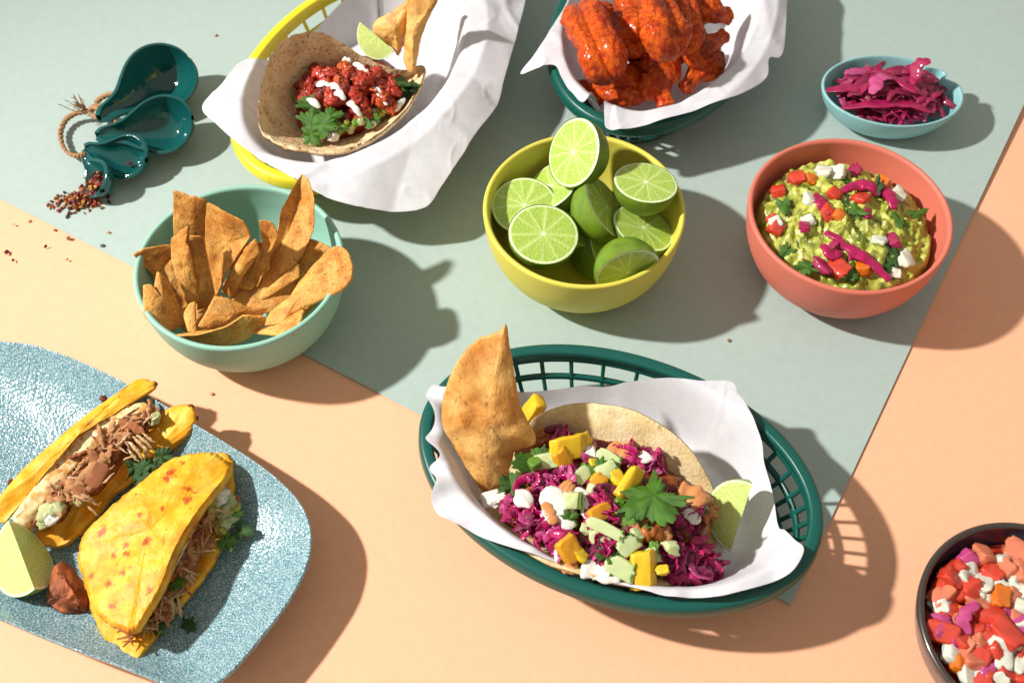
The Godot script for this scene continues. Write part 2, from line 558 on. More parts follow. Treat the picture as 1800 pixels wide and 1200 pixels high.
func oval(b: Dictionary, t: float, a: float, c: float, y: float) -> Vector3:
	var u := a * cos(t)
	var v := c * sin(t)
	return Vector3(u * cos(b.ang) - v * sin(b.ang), y, u * sin(b.ang) + v * cos(b.ang))

func ring(b: Dictionary, pro: Array, seg: int) -> ArrayMesh:     # pro: closed section of (offset from the rim oval, height)
	var n := pro.size()
	return grid(n, seg + 1, func(i: int, j: int):
		var q: Vector2 = pro[i]
		return oval(b, TAU * j / seg, b.a + q.x, b.c + q.x, q.y), true)

func wall_at(y: float) -> float:      # how far the basket's wall lies inside the rim at that height
	return -0.0012 - 0.024 * pow(1.0 - clampf(y / 0.041, 0, 1), 1.35)

func basket(b: Dictionary, label: String, m: Material) -> Node3D:
	var o := thing("food_basket", label, "basket", b.at)
	part(o, "rim", ring(b, [Vector2(-0.0026, 0.0405), Vector2(-0.0031, 0.0440), Vector2(-0.0028, 0.0459), Vector2(-0.0014, 0.0468), Vector2(0.0028, 0.0467), Vector2(0.0046, 0.0456), Vector2(0.0055, 0.0430), Vector2(0.0059, 0.0385), Vector2(0.0052, 0.0368), Vector2(0.0043, 0.0385), Vector2(0.0038, 0.0425), Vector2(0.0018, 0.0447), Vector2(-0.0004, 0.0440), Vector2(-0.0008, 0.0405)], 120), m, Transform3D(Basis(), b.at))
	for k in [[0.0408, 0.0360, 0.0018], [0.0268, 0.0243, 0.0020], [0.0146, 0.0122, 0.0020], [0.0040, 0.0018, 0.0022]]:
		var hi: float = k[0]
		var lo: float = k[1]
		var th: float = k[2]
		part(o, "band", ring(b, [Vector2(wall_at(hi), hi), Vector2(wall_at(hi) + th, hi), Vector2(wall_at(lo) + th, lo), Vector2(wall_at(lo), lo)], 96), m, Transform3D(Basis(), b.at))
	var ribs := 40
	for k in ribs:
		var t0 := TAU * (k + 0.5) / ribs
		# even spacing along the oval
		var t := t0 - 0.115 * sin(2.0 * t0)
		var dt := 0.0013 / Vector2(b.a * sin(t), b.c * cos(t)).length()
		var ys := [0.0030, 0.0130, 0.0245, 0.0370]
		part(o, "rib", grid(4, 4, func(i: int, j: int):
			var y: float = ys[j]
			var s := -1.0 if i in [0, 3] else 1.0
			var off := wall_at(y) + (0.0001 if i < 2 else 0.0018)
			return oval(b, t + s * dt, b.a + off, b.c + off, y), true), m, Transform3D(Basis(), b.at))
	var pts := []
	for k in 24:
		pts.append(oval(b, TAU * k / 24.0, b.a - 0.024, b.c - 0.024, 0.0028))
	part(o, "base", slab(pts, 0.0022, Vector3.ZERO, {"amp": 0.0, "rings": 3, "m": 72}), m, Transform3D(Basis(), b.at))
	return o

func drape(b: Dictionary, x: float, z: float) -> float:      # the height of a sheet laid into a basket and over its rim
	var dx: float = x - b.at.x
	var dz: float = z - b.at.z
	var u: float = dx * cos(b.ang) + dz * sin(b.ang)
	var v: float = -dx * sin(b.ang) + dz * cos(b.ang)
	var r := Vector2(u / 0.117, v / 0.0755).length()
	var y := 0.007 + 0.0445 * smoothstep(0.70, 0.96, r)
	if r > 1.14:
		y = maxf(0.004, y - b.fall * (r - 1.14) * 0.09)
	return y

func parchment(b: Dictionary, outline: Array, label: String, fold: float, seed_: int, ripple = null) -> void:
	var m := 260
	var rings := 72
	var edge := spline(outline, m)
	var c := middle(edge)
	if b.has("mid"):
		c = b.mid
	var v := PackedVector3Array()
	var ix := PackedInt32Array()
	for side in 2:
		for r in rings + 1:
			var s := float(r) / rings
			for i in m:
				var p := c.lerp(edge[i], s)
				var y := drape(b, p.x, p.z)
				# soft folds and a few sharp creases, mostly towards the free edge
				var q := p * 1.0 + Vector3(seed_ * 3.1, 0, seed_ * 1.7)
				var d := fold * (0.22 + 0.78 * s * s) * 1.5 * absf(n1.get_noise_3dv(q * 11.0))
				d += fold * 2.4 * maxf(0.0, 0.13 - absf(n1.get_noise_3dv(q * 8.0 + Vector3(9, 2, 4)))) + fold * 1.5 * maxf(0.0, 0.09 - absf(n1.get_noise_3dv(q * 19.0 + Vector3(1, 7, 3))))
				d += fold * 0.25 * n1.get_noise_3dv(q * 34.0) * s
				y += maxf(d, -0.0012)
				if ripple != null:
					y += ripple.call(p, s)
				p.y = y - (0.00015 if side == 1 else 0.0) + 0.0012
				v.append(p - b.at)
	var half := (rings + 1) * m
	for side in 2:
		for r in rings:
			for i in m:
				var a := side * half + r * m + i
				var e := side * half + r * m + (i + 1) % m
				if side == 0:
					ix.append_array([a, a + m, e, e, a + m, e + m])
				else:
					ix.append_array([a, e, a + m, e, e + m, a + m])
	for i in m:
		var a := rings * m + i
		var e := rings * m + (i + 1) % m
		ix.append_array([a, half + a, e, e, half + a, half + e])
	solo("parchment_sheet", build(v, ix), M.paper, Transform3D(Basis(), b.at), label, "parchment")

# ---------------------------------------------------------------- limes
var peel_mesh: ArrayMesh
var cut_mesh: ArrayMesh

func make_lime_meshes() -> void:
	peel_mesh = grid(48, 20, func(i: int, j: int):
		var th := PI * 0.5 * j / 19.0
		var a := TAU * i / 48.0
		var r := cos(th) * (1.0 + 0.012 * fbm(Vector3(cos(a), th, sin(a)), 1.4, 2))
		var y := -1.06 * sin(th) - 0.10 * smoothstep(0.9, 1.0, sin(th)) + 0.0
		return Vector3(r * cos(a), y, r * sin(a)), true, func(p: Vector3, i: int, j: int):
			var g := 0.86 + 0.45 * fbm(p, 1.5, 7) + 0.25 * fbm(p, 6.0, 8)
			return Color(g * (1.0 + 0.25 * fbm(p, 1.1, 12)), g, g * 0.9))
	var v := PackedVector3Array()
	var uv := PackedVector2Array()
	var ix := PackedInt32Array()
	var m := 60
	for r in 13:
		var s := r / 12.0
		for i in m:
			var a := TAU * i / m
			var y := 0.012 * (1.0 - s * s) + 0.012 * cos(a * 10.0) * s * (1.0 - s) * 2.0
			if r == 12:
				y = -0.02
			v.append(Vector3(cos(a) * s, y, sin(a) * s))
			uv.append(Vector2(0.5 + 0.497 * s * cos(a), 0.5 + 0.497 * s * sin(a)))
	for r in 12:
		for i in m:
			var a := r * m + i
			var e := r * m + (i + 1) % m
			ix.append_array([a, a + m, e, e, a + m, e + m])
	cut_mesh = build(v, ix, PackedColorArray(), uv)

# eye: where the lens is; tilt: direction in the picture (radians, anticlockwise from right) towards which the cut face leans away from it
func lime_half(at: Vector3, rad: float, open: float, lean: float, spin: float, label: String) -> void:
	var t := (Vector3(0, 0.66, 0.4452) - at).normalized()
	var right := Vector3.UP.cross(t).normalized()
	var up := t.cross(right)
	var n := (t * open + (right * cos(lean) + up * sin(lean)) * sqrt(1.0 - open * open)).normalized()
	var side := n.cross(Vector3(0.31, 0.2, 0.9)).normalized()
	var bs := Basis(side, n, side.cross(n)) * Basis(Vector3.UP, spin)
	var o := thing("lime_half", label, "lime", at, "lime halves in the yellow bowl")
	var x := Transform3D(bs.scaled_local(Vector3.ONE * rad), at)
	part(o, "peel", peel_mesh, M.peel, x)
	part(o, "flesh", cut_mesh, [M.flesh, M.flesh_b, M.flesh_c][int(spin * 10.0) % 3], x)

# p0, p1: the ends of the ridge; q: the middle of the peel's arc on the face that shows; the wedge's body lies behind that face
func lime_wedge(p0: Vector3, p1: Vector3, q: Vector3, angle: float, label: String, flip := 1.0) -> void:
	var mid := (p0 + p1) * 0.5
	var lx := (p1 - p0).length() * 0.5
	var x := (p1 - p0).normalized()
	var y := q - mid
	y = (y - x * y.dot(x))
	var ry := y.length()
	y = y.normalized()
	var z := x.cross(y) 
	if z.dot(Vector3(0, 0.66, 0.4452) - mid) > 0.0:
		z = -z
	var o := thing("lime_wedge", label, "lime", mid)
	var bs := Basis(x, y, z)
	part(o, "peel", grid(25, 9, func(i: int, j: int):
		var th := PI * i / 24.0
		var ph := angle * j / 8.0
		return bs * Vector3(lx * cos(th), ry * sin(th) * cos(ph), ry * sin(th) * sin(ph)), false, func(p: Vector3, i: int, j: int):
			var g := 0.9 + 0.4 * fbm(p, 90.0, 3)
			return Color(g, g, g)), M.peel, Transform3D(Basis(), mid))
	for f in 2:
		var ph := angle * f
		var v := PackedVector3Array()
		var uv := PackedVector2Array()
		var ix := PackedInt32Array()
		for r in 11:
			for i in 25:
				var th := PI * i / 24.0
				var s := r / 10.0
				var e := Vector3(lx * cos(th) * s, ry * sin(th) * s * cos(ph), ry * sin(th) * s * sin(ph))
				e += Vector3(0, sin(ph), -cos(ph)) * (1.0 if f == 0 else -1.0) * 0.003 * s * (1.0 - s) * sin(th) * (1.0 + fbm(e, 300.0, f))
				v.append(bs * e)
				uv.append(Vector2(0.5 + 0.49 * s * cos(th), 0.5 + 0.49 * s * sin(th)))
		for r in 10:
			for i in 24:
				var a := r * 25 + i
				ix.append_array([a, a + 25, a + 1, a + 1, a + 25, a + 26])
		part(o, "flesh", build(v, ix, PackedColorArray(), uv), M.flesh_plain, Transform3D(Basis(), mid))

# ---------------------------------------------------------------- small shared shapes
var cubes := []
var balls := []
var smooths := []
var softs := []
var fibres := []
var leaves := []
var big_leaf: ArrayMesh
var shreds := []
var rings_ := []
var threads := []

func make_small_shapes() -> void:
	for k in 5:
		cubes.append(chunk(20 + k, 0.13 + 0.05 * k, 0.20, 0.8, 0.16 * (k - 2) + 0.05))
	for k in 5:
		fibres.append(strip(160 + k, 0.24, 0.13, 0.18, 0.4 * k, 0.16))
	for k in 6:
		softs.append(chunk(140 + k, 0.24 + 0.05 * k, 0.34, 0.74, 0.2 * (k - 2.5), 0.12))
	for k in 5:
		balls.append(lump(40 + k, 0.55, 1.5))
	for k in 4:
		smooths.append(lump(50 + k, 0.55, 0.85, 22, 14, 0.0))
	for k in 4:
		leaves.append(leaf(60 + k, 5 if k % 2 == 0 else 3))
	for k in 6:
		shreds.append(strip(80 + k, 0.20, 0.05, 0.30 + 0.12 * k, 0.5 * k, 0.14))
	for k in 5:
		rings_.append(strip(100 + k, 0.15, 0.055, 0.30 + 0.12 * k, 0.25 * k - 0.5, 0.07))
	for k in 4:
		threads.append(strip(120 + k, 0.060, 0.045, 0.10, 0.0, 0.035))

func bit(o: Node3D, called: String, m: Mesh, mt: Material, at: Vector3, size: Vector3, turn := Vector3.INF) -> void:
	var e := turn if turn != Vector3.INF else Vector3(rng.randf_range(-0.5, 0.5), rng.randf_range(0, TAU), rng.randf_range(-0.5, 0.5))
	part(o, called, m, mt, Transform3D(Basis.from_euler(e).scaled_local(size), at))

# a strip laid from one point to another
func lay(o: Node3D, called: String, m: Mesh, mt: Material, a: Vector3, b: Vector3, fat := 1.0) -> void:
	var x := (b - a)
	var l := x.length()
	x = x.normalized()
	var z := x.cross(Vector3.UP).normalized()
	part(o, called, m, mt, Transform3D(Basis(x * l, z.cross(x) * l * fat, z * l * fat), (a + b) * 0.5))

# a smooth, rounded streak of cream or sauce lying along a few points
func ribbon(o: Node3D, called: String, pts: Array, w: float, mt: Material) -> void:
	var path := spline(pts, 18, false)
	var c := middle(path)
	for k in path.size():
		path[k] -= c
	part(o, called, tube(path, 12, func(t: float, ph: float):
		var k := pow(clampf(1.0 - pow(absf(t * 2.0 - 1.0), 2.4), 0.0, 1.0), 0.5) * (1.0 + 0.45 * n1.get_noise_3d(t * 3.0, c.x * 900.0, c.z * 900.0) + 0.12 * sin(ph * 2.0 + t * 7.0))
		return Vector2(w * 1.25 * k, w * 0.42 * k)), mt, Transform3D(Basis(), c))

func heap(o: Node3D, called: String, set_: Array, mats: Array, at: Vector3, r: float, n: int, l0: float, l1: float, rise := 0.006) -> void:
	for k in n:
		var a := rng.randf_range(0, TAU)
		var d := sqrt(rng.randf()) * r
		var p := at + Vector3(cos(a) * d, rng.randf_range(-0.4, 1.0) * rise * (1.0 - d / r * 0.6), sin(a) * d)
		bit(o, called, set_[rng.randi() % set_.size()], mats[rng.randi() % mats.size()], p, Vector3.ONE * rng.randf_range(l0, l1))

# ================================================================ the scene
func _ready() -> void:
	rng.seed = 7
	nz.noise_type = FastNoiseLite.TYPE_SIMPLEX_SMOOTH
	nz.frequency = 1.0
	nz.fractal_octaves = 3
	n1.noise_type = FastNoiseLite.TYPE_SIMPLEX_SMOOTH
	n1.frequency = 1.0
	n1.fractal_type = FastNoiseLite.FRACTAL_NONE

	var cam := Camera3D.new()
	cam.name = "camera"
	cam.fov = 32.63
	cam.near = 0.05
	cam.far = 20.0
	cam.position = Vector3(0, 0.66, 0.4452)
	cam.rotation_degrees = Vector3(-56, 0, 0)
	var lens := CameraAttributesPhysical.new()
	lens.frustum_focal_length = 41.0
	lens.exposure_aperture = 11.0
	lens.frustum_focus_distance = 0.73
	lens.exposure_multiplier = 1.0
	cam.attributes = lens
	add_child(cam)

	var env := Environment.new()
	env.background_mode = Environment.BG_COLOR
	env.background_color = Color(0.40, 0.37, 0.325).linear_to_srgb()      # the dim warm studio all round
	env.tonemap_mode = Environment.TONE_MAPPER_LINEAR
	env.tonemap_exposure = 1.03
	env.sdfgi_enabled = true
	env.ssao_enabled = true
	env.ssil_enabled = true
	var we := WorldEnvironment.new()
	we.name = "studio"
	we.environment = env
	add_child(we)

	var key := SpotLight3D.new()
	key.name = "studio_lamp"
	key.light_color = Color(1.0, 0.985, 0.965)
	key.light_energy = 12.2
	key.light_size = 0.055
	key.spot_range = 8.0
	key.spot_attenuation = 2.0
	key.spot_angle = 20.0
	key.spot_angle_attenuation = 1.0
	key.shadow_enabled = true
	add_child(key)
	key.look_at_from_position(Vector3(-1.95, 1.88, -0.06), Vector3(0.13, 0.0, 0.06), Vector3.UP)

	make_materials()
	make_small_shapes()
	make_lime_meshes()
	setting()
	chips_bowl()
	limes_bowl()
	guacamole_bowl()
	onion_dish()
	salsa_bowl()
	platter()
	front_basket()
	back_baskets()
	spoons()

# ---------------------------------------------------------------- setting
func setting() -> void:
	var box := BoxMesh.new()
	box.size = Vector3(3.2, 0.03, 2.6)
	var t := solo("tabletop", box, M.peach, Transform3D(Basis(), Vector3(0, -0.015, 0)), "matt peach tabletop under everything", "tabletop")
	t.set_meta("kind", "structure")
	# a card of sage green laid across the table, one corner near the front basket; its far right edge stands off the table a little
	var c := Vector3(0.1651,0.0000,0.1886)
	var e := (Vector3(-0.3808,0.0000,-0.1276) - c).normalized()
	var f := Vector3(-e.z, 0, e.x)
	if f.z > 0:
		f = -f
	var nu := 40
	var card := grid(nu, 40, func(i: int, j: int):
		var u := 1.3 * i / (nu - 1.0)
		var w := 1.1 * (j if j < 20 else 39 - j) / 19.0
		var lift := 0.0035 * smoothstep(0.25, 0.55, w) * (1.0 - smoothstep(0.0, 0.12, u))
		return e * u + f * w + Vector3(0, lift + (0.0014 if j < 20 else 0.0003), 0), false)
	solo("sage_card", card, M.sage, Transform3D(Basis(), c), "large sage green card laid across the peach tabletop, corner towards the front basket", "card")

# ---------------------------------------------------------------- tortilla chips in the mint bowl
func chip(pts: Array, label: String, bulge: float, seed_: int, tone := 1.0) -> void:
	var c := middle(pts)
	var base := Color(1.0, 1.0, 1.0) * tone
	var m := slab(pts, 0.0014, c, {"sharp": true, "bulge": bulge * 0.7, "amp": 0.0020, "freq": 24.0, "jag": 0.03, "seed": seed_, "rings": 14, "m": 84, "fine": 0.0005, "col": func(p: Vector3, r: float):
		var k := 0.95 + 0.5 * fbm(p, 55.0, seed_) + 0.18 * smoothstep(0.85, 1.0, r)
		var hot := smoothstep(0.25, 0.6, fbm(p, 120.0, seed_ + 5))
		return Color(k * base.r, k * base.g * (1.0 - 0.12 * hot), k * base.b * (1.0 - 0.3 * hot))})
	solo("tortilla_chip", m, M.chip, Transform3D(Basis(), c), label, "tortilla chip", "tortilla chips in the mint bowl")

func chips_bowl() -> void:
	bowl("mint_bowl", Vector3(-0.1775, 0.0006, -0.0209), M.mint, "mint green bowl holding the tortilla chips")
	chip([Vector3(-0.2197,0.0880,-0.0580),Vector3(-0.2096,0.0860,-0.0564),Vector3(-0.1989,0.0830,-0.0546),Vector3(-0.2037,0.0500,-0.0491),Vector3(-0.2185,0.0340,-0.0472),Vector3(-0.2263,0.0500,-0.0472)], "dark chip pointing up at the back left of the mint bowl", 0.004, 1, 0.85)
	chip([Vector3(-0.2467,0.0620,-0.0261),Vector3(-0.2410,0.0620,-0.0318),Vector3(-0.2266,0.0560,-0.0394),Vector3(-0.2272,0.0360,-0.0320),Vector3(-0.2315,0.0300,-0.0260),Vector3(-0.2372,0.0440,-0.0221)], "brown three-cornered chip poking over the left rim of the mint bowl", 0.003, 2, 0.85)
	chip([Vector3(-0.1336,0.0600,-0.0410),Vector3(-0.1191,0.0580,-0.0349),Vector3(-0.1266,0.0450,-0.0289),Vector3(-0.1447,0.0340,-0.0230),Vector3(-0.1486,0.0400,-0.0328)], "shaded chip at the right wall of the mint bowl, behind the pale one", 0.002, 3, 0.9)
	chip([Vector3(-0.1957,0.0920,-0.0439),Vector3(-0.1832,0.0910,-0.0386),Vector3(-0.1708,0.0880,-0.0332),Vector3(-0.1677,0.0770,-0.0300),Vector3(-0.1736,0.0690,-0.0271),Vector3(-0.1877,0.0500,-0.0213),Vector3(-0.1968,0.0330,-0.0152),Vector3(-0.1998,0.0460,-0.0263),Vector3(-0.2002,0.0660,-0.0361)], "broad bright chip standing in the middle of the mint bowl", -0.004, 4)
	chip([Vector3(-0.1947,0.0300,-0.0260),Vector3(-0.1824,0.0460,-0.0377),Vector3(-0.1629,0.0500,-0.0394),Vector3(-0.1437,0.0480,-0.0338),Vector3(-0.1405,0.0360,-0.0215),Vector3(-0.1553,0.0280,-0.0062),Vector3(-0.1780,0.0260,-0.0030)], "wide shaded chip low in the middle of the mint bowl under the curled one", 0.003, 17, 0.9)
	chip([Vector3(-0.2270,0.0340,-0.0136),Vector3(-0.2126,0.0360,-0.0215),Vector3(-0.1935,0.0320,-0.0150),Vector3(-0.1803,0.0300,0.0021),Vector3(-0.1928,0.0320,0.0171),Vector3(-0.2151,0.0340,0.0140)], "flat chip at the bottom left of the mint bowl under the cupped one", 0.002, 18, 0.9)
	chip([Vector3(-0.1615,0.0300,0.0021),Vector3(-0.1433,0.0360,-0.0121),Vector3(-0.1278,0.0420,-0.0170),Vector3(-0.1232,0.0420,-0.0077),Vector3(-0.1377,0.0360,0.0063),Vector3(-0.1520,0.0340,0.0140)], "flat chip at the bottom right of the mint bowl under the pale one", 0.002, 19, 0.95)
	chip([Vector3(-0.1856,0.0600,-0.0315),Vector3(-0.1706,0.0660,-0.0338),Vector3(-0.1603,0.0620,-0.0346),Vector3(-0.1603,0.0480,-0.0266),Vector3(-0.1740,0.0360,-0.0168),Vector3(-0.1856,0.0400,-0.0185)], "brown chip wedged behind the folded orange one", -0.003, 20, 0.9)
	chip([Vector3(-0.2408,0.0460,-0.0282),Vector3(-0.2261,0.0500,-0.0322),Vector3(-0.2151,0.0460,-0.0282),Vector3(-0.2156,0.0340,-0.0136),Vector3(-0.2292,0.0340,-0.0043)], "shaded chip behind the curled one at the left of the mint bowl", 0.002, 21, 0.85)
	chip([Vector3(-0.1639,0.0780,-0.0274),Vector3(-0.1634,0.0680,-0.0232),Vector3(-0.1776,0.0470,-0.0194),Vector3(-0.1864,0.0300,-0.0156),Vector3(-0.1948,0.0320,-0.0188),Vector3(-0.1851,0.0500,-0.0241),Vector3(-0.1731,0.0680,-0.0270)], "folded orange chip tucked behind the broad bright chip", 0.003, 5, 0.95)
	chip([Vector3(-0.1619,0.0860,-0.0348),Vector3(-0.1540,0.0850,-0.0343),Vector3(-0.1498,0.0780,-0.0311),Vector3(-0.1538,0.0700,-0.0291),Vector3(-0.1674,0.0420,-0.0180),Vector3(-0.1739,0.0320,-0.0155),Vector3(-0.1765,0.0380,-0.0210),Vector3(-0.1668,0.0580,-0.0274),Vector3(-0.1616,0.0700,-0.0329)], "thin curled chip seen edge-on in the middle of the mint bowl", -0.003, 6)
	chip([Vector3(-0.1400,0.0460,-0.0206),Vector3(-0.1481,0.0420,-0.0166),Vector3(-0.1715,0.0300,-0.0090),Vector3(-0.1739,0.0310,-0.0111),Vector3(-0.1628,0.0360,-0.0177),Vector3(-0.1505,0.0460,-0.0234),Vector3(-0.1404,0.0520,-0.0264)], "chip lying just under the tall spear of the mint bowl", 0.002, 7, 0.95)
	chip([Vector3(-0.1369,0.0920,-0.0692),Vector3(-0.1323,0.0905,-0.0656),Vector3(-0.1285,0.0830,-0.0565),Vector3(-0.1299,0.0680,-0.0422),Vector3(-0.1396,0.0530,-0.0303),Vector3(-0.1594,0.0380,-0.0172),Vector3(-0.1723,0.0320,-0.0150),Vector3(-0.1702,0.0360,-0.0225),Vector3(-0.1601,0.0500,-0.0346),Vector3(-0.1540,0.0660,-0.0448),Vector3(-0.1510,0.0770,-0.0510),Vector3(-0.1438,0.0860,-0.0588)], "tallest spear-shaped chip at the back right of the mint bowl", -0.005, 8)
	chip([Vector3(-0.1113,0.0680,-0.0284),Vector3(-0.1056,0.0670,-0.0245),Vector3(-0.1019,0.0660,-0.0132),Vector3(-0.1024,0.0650,-0.0034),Vector3(-0.1087,0.0620,0.0029),Vector3(-0.1244,0.0560,0.0075),Vector3(-0.1414,0.0500,0.0131),Vector3(-0.1483,0.0470,0.0185),Vector3(-0.1596,0.0440,0.0169),Vector3(-0.1567,0.0450,0.0082),Vector3(-0.1443,0.0500,-0.0000),Vector3(-0.1380,0.0540,-0.0090),Vector3(-0.1266,0.0610,-0.0203),Vector3(-0.1169,0.0670,-0.0273)], "wide pale yellow chip hanging out over the right rim of the mint bowl", 0.005, 9, 1.12)
	chip([Vector3(-0.1335,0.0520,0.0091),Vector3(-0.1345,0.0560,0.0261),Vector3(-0.1369,0.0580,0.0340),Vector3(-0.1515,0.0520,0.0307),Vector3(-0.1662,0.0460,0.0253),Vector3(-0.1508,0.0440,0.0164)], "small pointed chip below the wide pale one at the front of the mint bowl", 0.002, 10, 1.05)
	chip([Vector3(-0.1893,0.0620,0.0074),Vector3(-0.1803,0.0600,0.0073),Vector3(-0.1679,0.0520,0.0087),Vector3(-0.1584,0.0460,0.0048),Vector3(-0.1619,0.0440,0.0093),Vector3(-0.1745,0.0450,0.0127),Vector3(-0.1866,0.0500,0.0237),Vector3(-0.1989,0.0540,0.0251),Vector3(-0.1943,0.0580,0.0183)], "cupped chip at the front centre of the mint bowl", 0.006, 11)
	chip([Vector3(-0.2137,0.0600,0.0358),Vector3(-0.1965,0.0600,0.0345),Vector3(-0.1795,0.0600,0.0289),Vector3(-0.1690,0.0620,0.0220),Vector3(-0.1554,0.0600,0.0219),Vector3(-0.1581,0.0500,0.0206),Vector3(-0.1712,0.0440,0.0284),Vector3(-0.1873,0.0440,0.0332),Vector3(-0.2044,0.0500,0.0350)], "long wavy chip along the front rim of the mint bowl", -0.004, 12)
	chip([Vector3(-0.2056,0.0880,-0.0290),Vector3(-0.2117,0.0840,-0.0276),Vector3(-0.2056,0.0780,-0.0190),Vector3(-0.2051,0.0600,-0.0104),Vector3(-0.2046,0.0440,-0.0026),Vector3(-0.2113,0.0400,0.0005),Vector3(-0.2161,0.0540,-0.0080),Vector3(-0.2184,0.0700,-0.0165),Vector3(-0.2177,0.0800,-0.0248)], "narrow speckled chip standing upright left of the middle of the mint bowl", 0.003, 13)
	chip([Vector3(-0.2068,0.0780,-0.0292),Vector3(-0.1986,0.0770,-0.0286),Vector3(-0.1970,0.0680,-0.0223),Vector3(-0.1957,0.0420,-0.0105),Vector3(-0.1997,0.0340,-0.0056),Vector3(-0.2080,0.0320,-0.0002),Vector3(-0.2079,0.0480,-0.0135),Vector3(-0.2088,0.0680,-0.0223)], "shaded upright chip between the speckled one and the broad bright one", 0.002, 14, 0.9)
	chip([Vector3(-0.2268,0.0680,-0.0075),Vector3(-0.2225,0.0640,-0.0060),Vector3(-0.2177,0.0520,-0.0013),Vector3(-0.2134,0.0400,0.0132),Vector3(-0.2194,0.0440,0.0222),Vector3(-0.2246,0.0520,0.0251),Vector3(-0.2316,0.0600,0.0206),Vector3(-0.2344,0.0660,0.0018),Vector3(-0.2306,0.0660,0.0009),Vector3(-0.2297,0.0600,0.0064)], "curled chip with a rolled end at the lower left of the mint bowl", 0.005, 15)
	chip([Vector3(-0.2046,0.0500,0.0027),Vector3(-0.2023,0.0440,0.0222),Vector3(-0.2074,0.0450,0.0229),Vector3(-0.2135,0.0460,0.0062)], "small broken chip at the foot of the speckled upright chip", 0.001, 16)

# ---------------------------------------------------------------- limes in the yellow bowl
func limes_bowl() -> void:
	bowl("yellow_bowl", Vector3(0.0484, 0.0018, -0.0674), M.yellow, "lemon yellow bowl full of cut limes")
	lime_half(Vector3(0.0335,0.0260,-0.0585), 0.0225, 0.30, -1.6, 0.5, "lime half at the bottom of the yellow bowl under the large round one")
	lime_half(Vector3(0.0640,0.0240,-0.0600), 0.0220, 0.35, 0.4, 0.9, "lime half at the bottom of the yellow bowl under the sideways one")
	lime_half(Vector3(0.0272,0.0500,-0.0967), 0.0215, 0.62, 2.3, 0.2, "lime half almost hidden behind the topmost one")
	lime_half(Vector3(0.0082,0.0500,-0.0786), 0.0226, 0.86, 1.6, 0.7, "lime half against the left wall of the yellow bowl")
	lime_half(Vector3(0.0893,0.0460,-0.0623), 0.0222, 0.60, 1.2, 1.1, "lime half half hidden low at the right wall of the yellow bowl")
	lime_half(Vector3(0.0208,0.0570,-0.0478), 0.0236, 0.84, 1.45, 1.7, "large round lime half facing up at the front left")
	lime_half(Vector3(0.0642,0.0540,-0.0736), 0.0236, 0.38, 0.62, 2.4, "lime half turned sideways in the middle of the yellow bowl")
	lime_half(Vector3(0.0896,0.0720,-0.0801), 0.0218, 0.60, 1.50, 0.4, "lime half lying flat side up at the upper right of the yellow bowl")
	lime_half(Vector3(0.0754,0.0570,-0.0159), 0.0222, 0.55, -1.05, 0.9, "lime half at the front rim showing its green back")
	lime_half(Vector3(0.0415,0.0780,-0.1013), 0.0238, 0.70, 2.95, 1.3, "topmost lime half standing up at the back of the yellow bowl")

# ---------------------------------------------------------------- guacamole in the coral bowl
var guac_at := Vector3(0.2264, 0.0018, -0.0628)

func guac_y(x: float, z: float) -> float:
	var p := Vector3(x, 0, z)
	var r := Vector2(x - guac_at.x, z - guac_at.z).length() / 0.0615
	var y := 0.0445 + 0.015 * (1.0 - r * r) + 0.0035 * (-(x - guac_at.x) + (z - guac_at.z) * 0.6) / 0.06
	y += 0.0095 * absf(fbm(p, 42.0, 3)) + 0.0032 * fbm(p, 130.0, 4) * (1.0 + fbm(p, 30.0, 8)) + 0.0013 * absf(fbm(p, 320.0, 5))
	return y

func guac_inside(q: Vector3) -> Vector3:
	var d := Vector3(q.x - guac_at.x, 0, q.z - guac_at.z)
	return guac_at + d.limit_length(0.0505)

